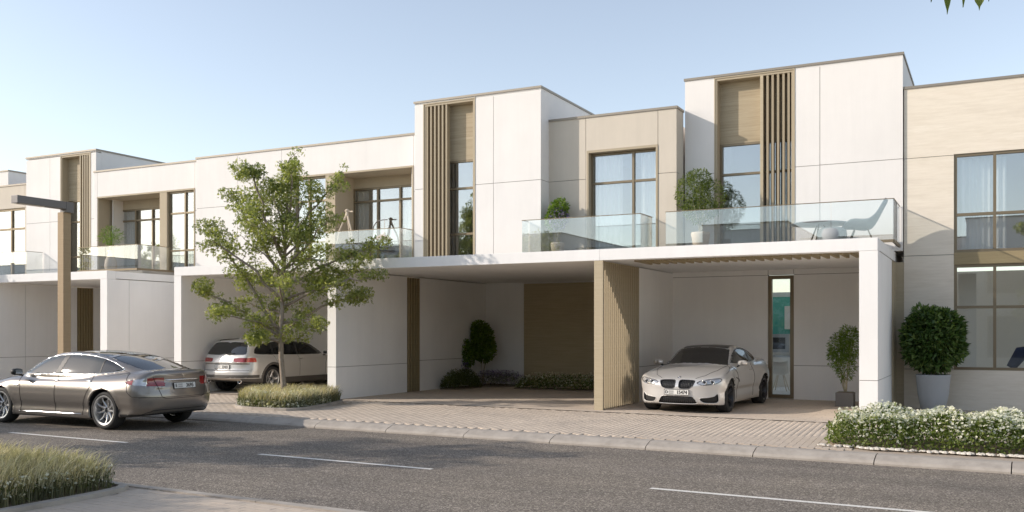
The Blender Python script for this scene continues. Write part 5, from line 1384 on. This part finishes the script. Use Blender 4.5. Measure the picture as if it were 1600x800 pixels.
# ---- planting beds
def bed(name_label, poly, z, cat='flower bed'):
    t = thing('planting_bed', name_label, cat, (poly[0][0], poly[0][1], z))
    MB().prism(poly, z-.1, z+.03).build('soil', M['soil'], t); return t
def stuffm(name, V, F, mt, t, smooth=False): return np_mesh(name, V, F, mt, t, smooth, kind='stuff')
def ridge_h(q, poly, h, fall=.30):
    """height that falls towards the rim of a bed"""
    d, _, _ = near_edge(q[:, 0].copy(), q[:, 1].copy(), poly); return h*np.clip(d/fall, 0, 1)**.45
# right-hand bed of white flowers
poly = smooth_ring([(-2.08, 14.5), (-2.25, 15.0), (-1.95, 15.75), (3.8, 15.75), (3.8, 14.28), (-1.6, 14.36)], 1)
t = bed('long low bed of white flowering shrubs at the right, by the kerb', poly, 0)
q = in_poly_points(poly, 17000); H = ridge_h(q, poly, .45, .14)*(1+.16*np.sin(q[:, 0]*3.1)*np.sin(q[:, 1]*5)+.08*np.sin(q[:, 0]*8.3+1))
zz = H*np.sqrt(RNG.uniform(.02, 1, len(q))); P = np.column_stack([q, zz+.02])
P[:, :2] += RNG.normal(size=(len(P), 2))*.03
q = in_poly_points(poly, 14000); dd, bx_, by_ = near_edge(q[:, 0].copy(), q[:, 1].copy(), poly); k = dd < .22; q = np.column_stack([bx_, by_])[k]
P = np.concatenate([P, np.column_stack([q+RNG.normal(size=q.shape)*.035, RNG.uniform(.02, .3, len(q))])]); V, F = leaf_arrays(P, .052, 'kite', -.3, .62); stuffm('foliage', V, F, M['leaf_mid'], t)
q = in_poly_points(poly, 8200); H = ridge_h(q, poly, .46, .15)*(1+.16*np.sin(q[:, 0]*3.1)*np.sin(q[:, 1]*5)+.08*np.sin(q[:, 0]*8.3+1)); keep = H > .15
P = np.column_stack([q, H+RNG.uniform(-.05, .07, len(q))])[keep]; V, F = leaf_arrays(P, .047, 'flower'); stuffm('flowers', V, F, M['petal'], t)
q = in_poly_points(poly, 700); dd, bx_, by_ = near_edge(q[:, 0].copy(), q[:, 1].copy(), poly); k = dd < .16
P = np.column_stack([bx_, by_, RNG.uniform(.08, .26, len(q))])[k]+RNG.normal(size=(k.sum(), 3))*.02; V, F = leaf_arrays(P, .045, 'flower'); stuffm('low_flowers', V, F, M['petal'], t)
b = MB()
for k in range(330):
    x = RNG.uniform(-2.3, 3.4); y = 14.27+.03*RNG.normal()-.035*(x+2.2)/5+.12*(x < -1.7); r = RNG.uniform(.018, .045)
    b.lathe([(0, -r*.3), (r, 0), (r*.8, r*.5), (0, r*.75)], 6, 'z', (x, y+.03, .012))
b.build('pebble_edging', M['pebble'], t, kind='stuff')
# bed round the street tree
poly = smooth_ring([(-14.75, 15.62), (-13.1, 15.62), (-13.45, 17.2), (-13.9, 18.45), (-16.1, 18.2), (-16.0, 17.2)], 2)
t = bed('kerbed bed of feathery grasses and white flowers round the young street tree', poly, 0, 'grass bed')
ctr = np.mean(poly, 0); ring = [tuple(ctr+(np.array(p)-ctr)*1.05) for p in poly]; b = MB(); n = len(poly)
b.v = [(*p, -.05) for p in ring]+[(*p, .055) for p in ring]+[(*p, .06) for p in poly]+[(*p, -.02) for p in poly]
for i in range(n):
    j = (i+1) % n; b.f += [(i, j, n+j, n+i), (n+i, n+j, 2*n+j, 2*n+i), (2*n+i, 2*n+j, 3*n+j, 3*n+i)]
b.build('bed_kerb', M['kerb'], t)
q = in_poly_points(poly, 7000); P = np.column_stack([q, np.full(len(q), .03)]); V, F, tip = blades(P, .34, .006, .5); stuffm('grass', V, F, M['grass_green'], t)
q = in_poly_points(poly, 4500, shrink=.96); P = np.column_stack([q, np.full(len(q), .2)]); V, F, tip = blades(P, .26, .007, .7, wind=(.25, 0)); stuffm('seed_heads', V, F, M['grass_tan'], t)
q = in_poly_points(poly, 3500); P = np.column_stack([q, RNG.uniform(.03, .25, len(q))]); V, F = leaf_arrays(P, .06, 'kite', -.5, .5); stuffm('foliage', V, F, M['leaf_olive'], t)
q = in_poly_points(poly, 9000); dd, bx_, by_ = near_edge(q[:, 0].copy(), q[:, 1].copy(), poly); k = (dd < .38) & (q[:, 1] < 17.6+(q[:, 0]+13)*.3)
P = np.column_stack([q, .36-.7*(.38-dd)+RNG.uniform(-.08, .06, len(q))])[k]; V, F = leaf_arrays(P, .05, 'flower'); stuffm('flowers', V, F, M['petal'], t)
# foreground bed on the near side
poly = smooth_ring([(-8.62, 7.38), (-8.42, 7.1), (-8.40, 5.0), (-8.45, 4.2), (-15.5, 4.2), (-15.5, 7.75)], 2)
t = bed('bed of tall dry feathery grasses at the lower left on the near pavement', poly, -.055, 'grass bed')
ctr = np.mean(poly, 0); n = len(poly); b = MB(); ring = []
for i, p in enumerate(poly):
    a, c = np.array(poly[i-1]), np.array(poly[(i+1) % n]); d = c-a; nn = np.array([d[1], -d[0]]); nn /= np.linalg.norm(nn)+1e-9
    if nn@(np.array(p)-ctr) < 0: nn = -nn
    ring.append(tuple(np.array(p)+nn*.10))
b.v = [(*p, -.1) for p in ring]+[(*p, -.005) for p in ring]+[(*p, .0) for p in poly]+[(*p, -.07) for p in poly]
for i in range(n):
    j = (i+1) % n; b.f += [(i, j, n+j, n+i), (n+i, n+j, 2*n+j, 2*n+i), (2*n+i, 2*n+j, 3*n+j, 3*n+i)]
b.build('bed_kerb', M['kerb'], t)
vp = smooth_ring([(-8.62, 7.33), (-8.5, 7.1), (-8.48, 5.2), (-13.5, 5.2), (-13.5, 7.6)], 1)
q = in_poly_points(vp, 11000); P = np.column_stack([q, np.full(len(q), -.03)]); HH = .20+.19*ridge_h(q, poly, 1)[:, None]; V, F, tip = blades(P, HH, .0042, .6, 4, wind=(.12, .0)); stuffm('grass', V, F, M['grass_green'], t)
q = in_poly_points(vp, 13000, shrink=.98); P = np.column_stack([q, (.02+.20*ridge_h(q, poly, 1))*RNG.uniform(.4, 1.05, len(q))]); V, F, tip = blades(P, .25, .0042, .75, 3, wind=(.35, .05)); stuffm('seed_heads', V, F, M['grass_tan'], t)
q = in_poly_points(vp, 5200); P = np.column_stack([q, RNG.uniform(-.02, .17, len(q))]); V, F = leaf_arrays(P, .045, 'kite', -.5, .5); stuffm('foliage', V, F, M['leaf_olive'], t)
q = in_poly_points(vp, 9000); dd, _, _ = near_edge(q[:, 0].copy(), q[:, 1].copy(), poly); k = (dd < .45) & (q[:, 1] < 7.3)
P = np.column_stack([q, RNG.uniform(.04, .24, len(q))])[k]; V, F = leaf_arrays(P, .034, 'flower'); stuffm('flowers', V, F, M['petal'], t)

# ---- planted pots and small plants
def potted(name, label, cat, x, y, z, pot, pot_m, blobs, n, leaf, lm, kind='kite', stems=3, aspect=.45, shell=.5, extra=None, pot_top=None, seed=1, smooth=True):
    t = thing(name, label, cat, (x, y, z)); rng = np.random.default_rng(seed)
    if pot is not None:
        if isinstance(pot, list):
            MB().lathe(pot, 36).build('pot', pot_m, t, smooth, False); pt = pot_top or max(p[1] for p in pot); rr = pot[-1][0]
            MB().lathe([(0, pt-.05), (max(p[0] for p in pot[-3:])-.02, pt-.05)], 24).build('soil', M['soil'], t, False, False)
        else:
            w, h = pot; MB().box(-w/2, w/2, -w/2, w/2, 0, h).build('pot', pot_m, t, False, False, .01); pt = h
            MB().box(-w/2+.03, w/2-.03, -w/2+.03, w/2-.03, h, h+.01).build('soil', M['soil'], t, False, False)
    else: pt = 0
    b = MB(); c = np.array(blobs)[:, :3].mean(0)
    for k in range(stems):
        B = blobs[k % len(blobs)]; a = rng.uniform(0, 6.28); o = np.array([.03*cos(a), .03*sin(a), pt-.06]); e = np.array(B[:3])+rng.normal(size=3)*np.array(B[3:])*.3
        b.tube([tuple(o), tuple((o+e)/2+rng.normal(size=3)*.02), tuple(e)], [.013, .010, .005], 5)
    b.build('stem', M['stem'], t, True, False)
    P, d = blob_points(blobs, n, shell, rng); V, F = leaf_arrays(P, leaf, kind, .3, aspect, d, rng); np_mesh('foliage', V, F, lm, t, False, False)
    if extra:
        eb, en, es, em = extra; P, d = blob_points(eb, en, .8, rng); V, F = leaf_arrays(P, es, 'flower', rng=rng); np_mesh('flowers', V, F, em, t, False, False, kind='stuff')
    return t
x = at(1458, 21.7)
potted('ball_shrub', 'large round clipped dark green shrub in a tapered grey pot before the travertine wall', 'potted plant', x, 21.7, 0,
    [(0, 0), (.21, 0), (.235, .03), (.30, .36), (.335, .72), (.345, .76), (.335, .78), (.315, .78), (.305, .72), (0, .70)], M['pot_grey'],
    [(0, 0, 1.50, .60, .60, .68), (.1, -.1, 1.62, .50, .50, .55), (-.12, 0, 1.36, .48, .5, .5), (.35, -.1, 1.75, .26, .26, .3), (-.38, -.1, 1.62, .24, .25, .3), (.42, 0, 1.3, .2, .22, .25), (-.2, -.2, 1.98, .25, .25, .22), (.1, -.2, 1.05, .25, .25, .2)], 7600, .125, M['leaf_dark'], stems=7, aspect=.40, shell=.62, pot_top=.77)
x = at(1321, 22.4)
potted('bamboo_plant', 'feathery green bamboo in a square dark planter inside the silver car\'s carport', 'potted plant', x, 22.4, 0, (.38, .31), M['pot_dark'],
    [(0, 0, .95, .22, .22, .42), (-.1, 0, 1.3, .28, .25, .34), (.12, 0, 1.4, .26, .25, .36), (-.18, 0, 1.1, .2, .2, .3), (.05, 0, 1.6, .2, .2, .22)], 3400, .085, M['leaf_fresh'], stems=10, aspect=.2, shell=.35)
x = at(870, 21.32)
potted('flowering_bush', 'small pale green bush with purple flowers behind the glass of the middle balcony', 'potted plant', x, 21.36, FL-.06,
    [(0, 0), (.13, 0), (.17, .3), (.16, .34), (0, .34)], M['pot_clay'], [(0, 0, 1.05, .26, .22, .34), (.08, 0, 1.22, .20, .2, .22), (-.12, 0, .9, .2, .2, .25)], 1900, .07, M['leaf_fresh'],
    extra=([(.05, -.05, .92, .27, .22, .30)], 420, .06, M['petal_purple']), stems=5)
x = at(1094, 21.6)
potted('balcony_shrub', 'big airy green shrub between the beige bay and the tall tower window', 'potted plant', x, 21.62, FL-.06,
    [(0, 0), (.16, 0), (.22, .4), (.21, .45), (0, .45)], M['pot_clay'], [(-.18, 0, 1.38, .42, .35, .50), (.2, .05, 1.25, .40, .33, .45), (0, 0, 1.0, .42, .35, .35), (-.02, 0, 1.66, .30, .28, .28)], 5200, .065, M['leaf_mid'], stems=9, aspect=.32, shell=.42)
x = at(173, 20.75)
tt = potted('palm_plant', 'bright green feathery palm in a tall pale vase on the left balcony', 'potted plant', x, 20.75, FL-.06,
    [(0, 0), (.13, .01), (.19, .16), (.17, .36), (.09, .55), (.07, .62), (.11, .68), (.10, .69), (0, .66)], M['pot_clay'],
    [(0, 0, 1.0, .25, .2, .22), (-.2, 0, 1.15, .25, .2, .2), (.24, 0, 1.15, .26, .2, .22), (0, 0, 1.25, .3, .25, .2)], 700, .10, M['leaf_fresh'], stems=9, aspect=.14, shell=.3)
b = MB(); rg = np.random.default_rng(4)
for k in range(34):
    a = rg.uniform(0, 6.28); L = rg.uniform(.45, .85); lean = rg.uniform(.25, .95); d = np.array([cos(a), sin(a), 0]); pts = []
    for q in range(9): s_ = q/8; pts.append(np.array([0, 0, .66])+d*lean*L*s_**1.3*.8+np.array([0, 0, L*(s_-.42*lean*s_**2.4)]))
    for q in range(1, 9):
        tq = pts[q]; dr = unit(pts[q]-pts[q-1]); sd_ = np.cross(dr, (0, 0, 1.)); 
        for sg in (-1, 1):
            e = tq+(sd_*sg*.8+dr*.7)*.13*(1.1-.6*q/8)-np.array([0, 0, .02]); w_ = dr*.011; kk = len(b.v)
            b.v += [tuple(tq), tuple((tq+e)/2+w_), tuple(e), tuple((tq+e)/2-w_)]; b.f.append((kk, kk+1, kk+2, kk+3))
b.build('fronds', M['leaf_fresh'], tt, False, False)
# plants in the open carport
x = at(718, 25.2)
potted('flowering_shrub', 'small bright green standard tree with hanging pale purple blossom in the carport corner', 'plant', x, 25.3, 0, None, None,
    [(-.02, 0, 1.12, .40, .3, .38), (-.22, 0, .92, .30, .25, .34), (.2, 0, .92, .28, .25, .32)], 3400, .095, M['leaf_fresh'], shell=.3, extra=([(.05, -.1, .66, .30, .22, .26), (-.05, -.2, .95, .22, .15, .22)], 520, .07, M['petal_purple']), stems=4)
x = at(754, 25.7)
potted('small_tree', 'taller olive green standard tree in the carport corner, right of the blossom tree', 'tree', x, 25.7, 0, None, None,
    [(0, 0, 1.45, .36, .34, .48), (.05, 0, 1.15, .38, .34, .42), (-.1, 0, 1.75, .26, .25, .28)], 4200, .09, M['leaf_fresh'], stems=4, shell=.3)
poly = smooth_ring([(-14.4, 23.4), (-13.75, 23.4), (-13.55, 24.9), (-14.4, 25.1)], 2)
t = bed('low olive green shrub mass along the left wall of the open carport', poly, 0, 'shrub bed')
q = in_poly_points(poly, 5200); zz = ridge_h(q, poly, .56)*np.sqrt(RNG.uniform(.03, 1, len(q))); V, F = leaf_arrays(np.column_stack([q, zz]), .06, 'kite', -.4, .3); stuffm('foliage', V, F, M['leaf_olive'], t)
poly = smooth_ring([(-14.4, 25.1), (-13.4, 24.9), (-12.75, 26.0), (-12.8, 26.4), (-14.4, 26.5)], 2)
t = bed('lavender bed with purple spikes in the corner of the open carport', poly, 0, 'flower bed')
q = in_poly_points(poly, 2400); zz = ridge_h(q, poly, .40)*np.sqrt(RNG.uniform(.03, 1, len(q))); V, F = leaf_arrays(np.column_stack([q, zz]), .05, 'kite', -.6, .25); stuffm('foliage', V, F, M['leaf_olive'], t)
q = in_poly_points(poly, 900); zz = ridge_h(q, poly, .44)*RNG.uniform(.75, 1.1, len(q)); V, F = leaf_arrays(np.column_stack([q, zz]), .05, 'flower'); stuffm('flowers', V, F, M['petal_purple'], t)
hx0, hx1 = at(808, 24.9), -7.85
poly = [(hx0, 24.55), (hx1, 24.55), (hx1, 25.25), (hx0, 25.25)]
poly = smooth_ring(poly, 1)
t = bed('low dark hedge with small white flowers in front of the brown carport wall', poly, 0, 'hedge')
q = in_poly_points(poly, 5200); zz = ridge_h(q, poly, .44)*np.sqrt(RNG.uniform(.03, 1, len(q))); V, F = leaf_arrays(np.column_stack([q, zz]), .06, 'kite', -.4, .5); stuffm('foliage', V, F, M['leaf_mid'], t)
q = in_poly_points(poly, 800); zz = ridge_h(q, poly, .47)*RNG.uniform(.85, 1.08, len(q)); V, F = leaf_arrays(np.column_stack([q, zz]), .05, 'flower'); stuffm('flowers', V, F, M['petal'], t)

# ================================================================== THE OTHER SIDE OF THE STREET (behind the viewpoint, seen in the panes)
ORD = ('farthest left', 'second from the left', 'third from the left', 'fourth from the left', 'fifth from the left', 'sixth from the left', 'seventh from the left', 'eighth from the left', 'ninth from the left', 'farthest right')
for k in range(10):
    x0 = -104+k*13.5
    H = thing('opposite_house', 'white flat-roofed house across the street behind the viewpoint, '+ORD[k], 'house', (x0, -16, 0), group='houses behind the viewpoint')
    MB().box(x0, x0+8.2, -24, -12.2, -.3, 6.8).box(x0+8.2, x0+12.9, -24, -11.2, -.3, 7.7).build('wall', M['white'], H)
    MB().box(x0-.05, x0+8.19, -24.05, -12.15, 6.8, 6.86).box(x0+8.15, x0+12.95, -24.05, -11.15, 7.7, 7.76).build('roof_coping', M['coping'], H)
    for (a, c, y, z0, z1) in ((1.0, 3.2, -12.2, 3.7, 5.6), (4.6, 6.4, -12.2, 3.7, 5.6), (1.0, 3.6, -12.2, .4, 2.6), (9.2, 11.4, -11.2, 3.7, 6.0), (9.2, 11.2, -11.2, .3, 2.5)):
        f = MB().box(x0+a, x0+c, y-.02, y+.04, z0, z1).build('window', M['bronze'], H); MB().box(x0+a+.07, x0+(a+c)/2-.03, y+.035, y+.05, z0+.07, z1-.07).build('pane', M['carglass'], f); MB().box(x0+(a+c)/2+.03, x0+c-.07, y+.035, y+.05, z0+.07, z1-.07).build('pane', M['carglass'], f)
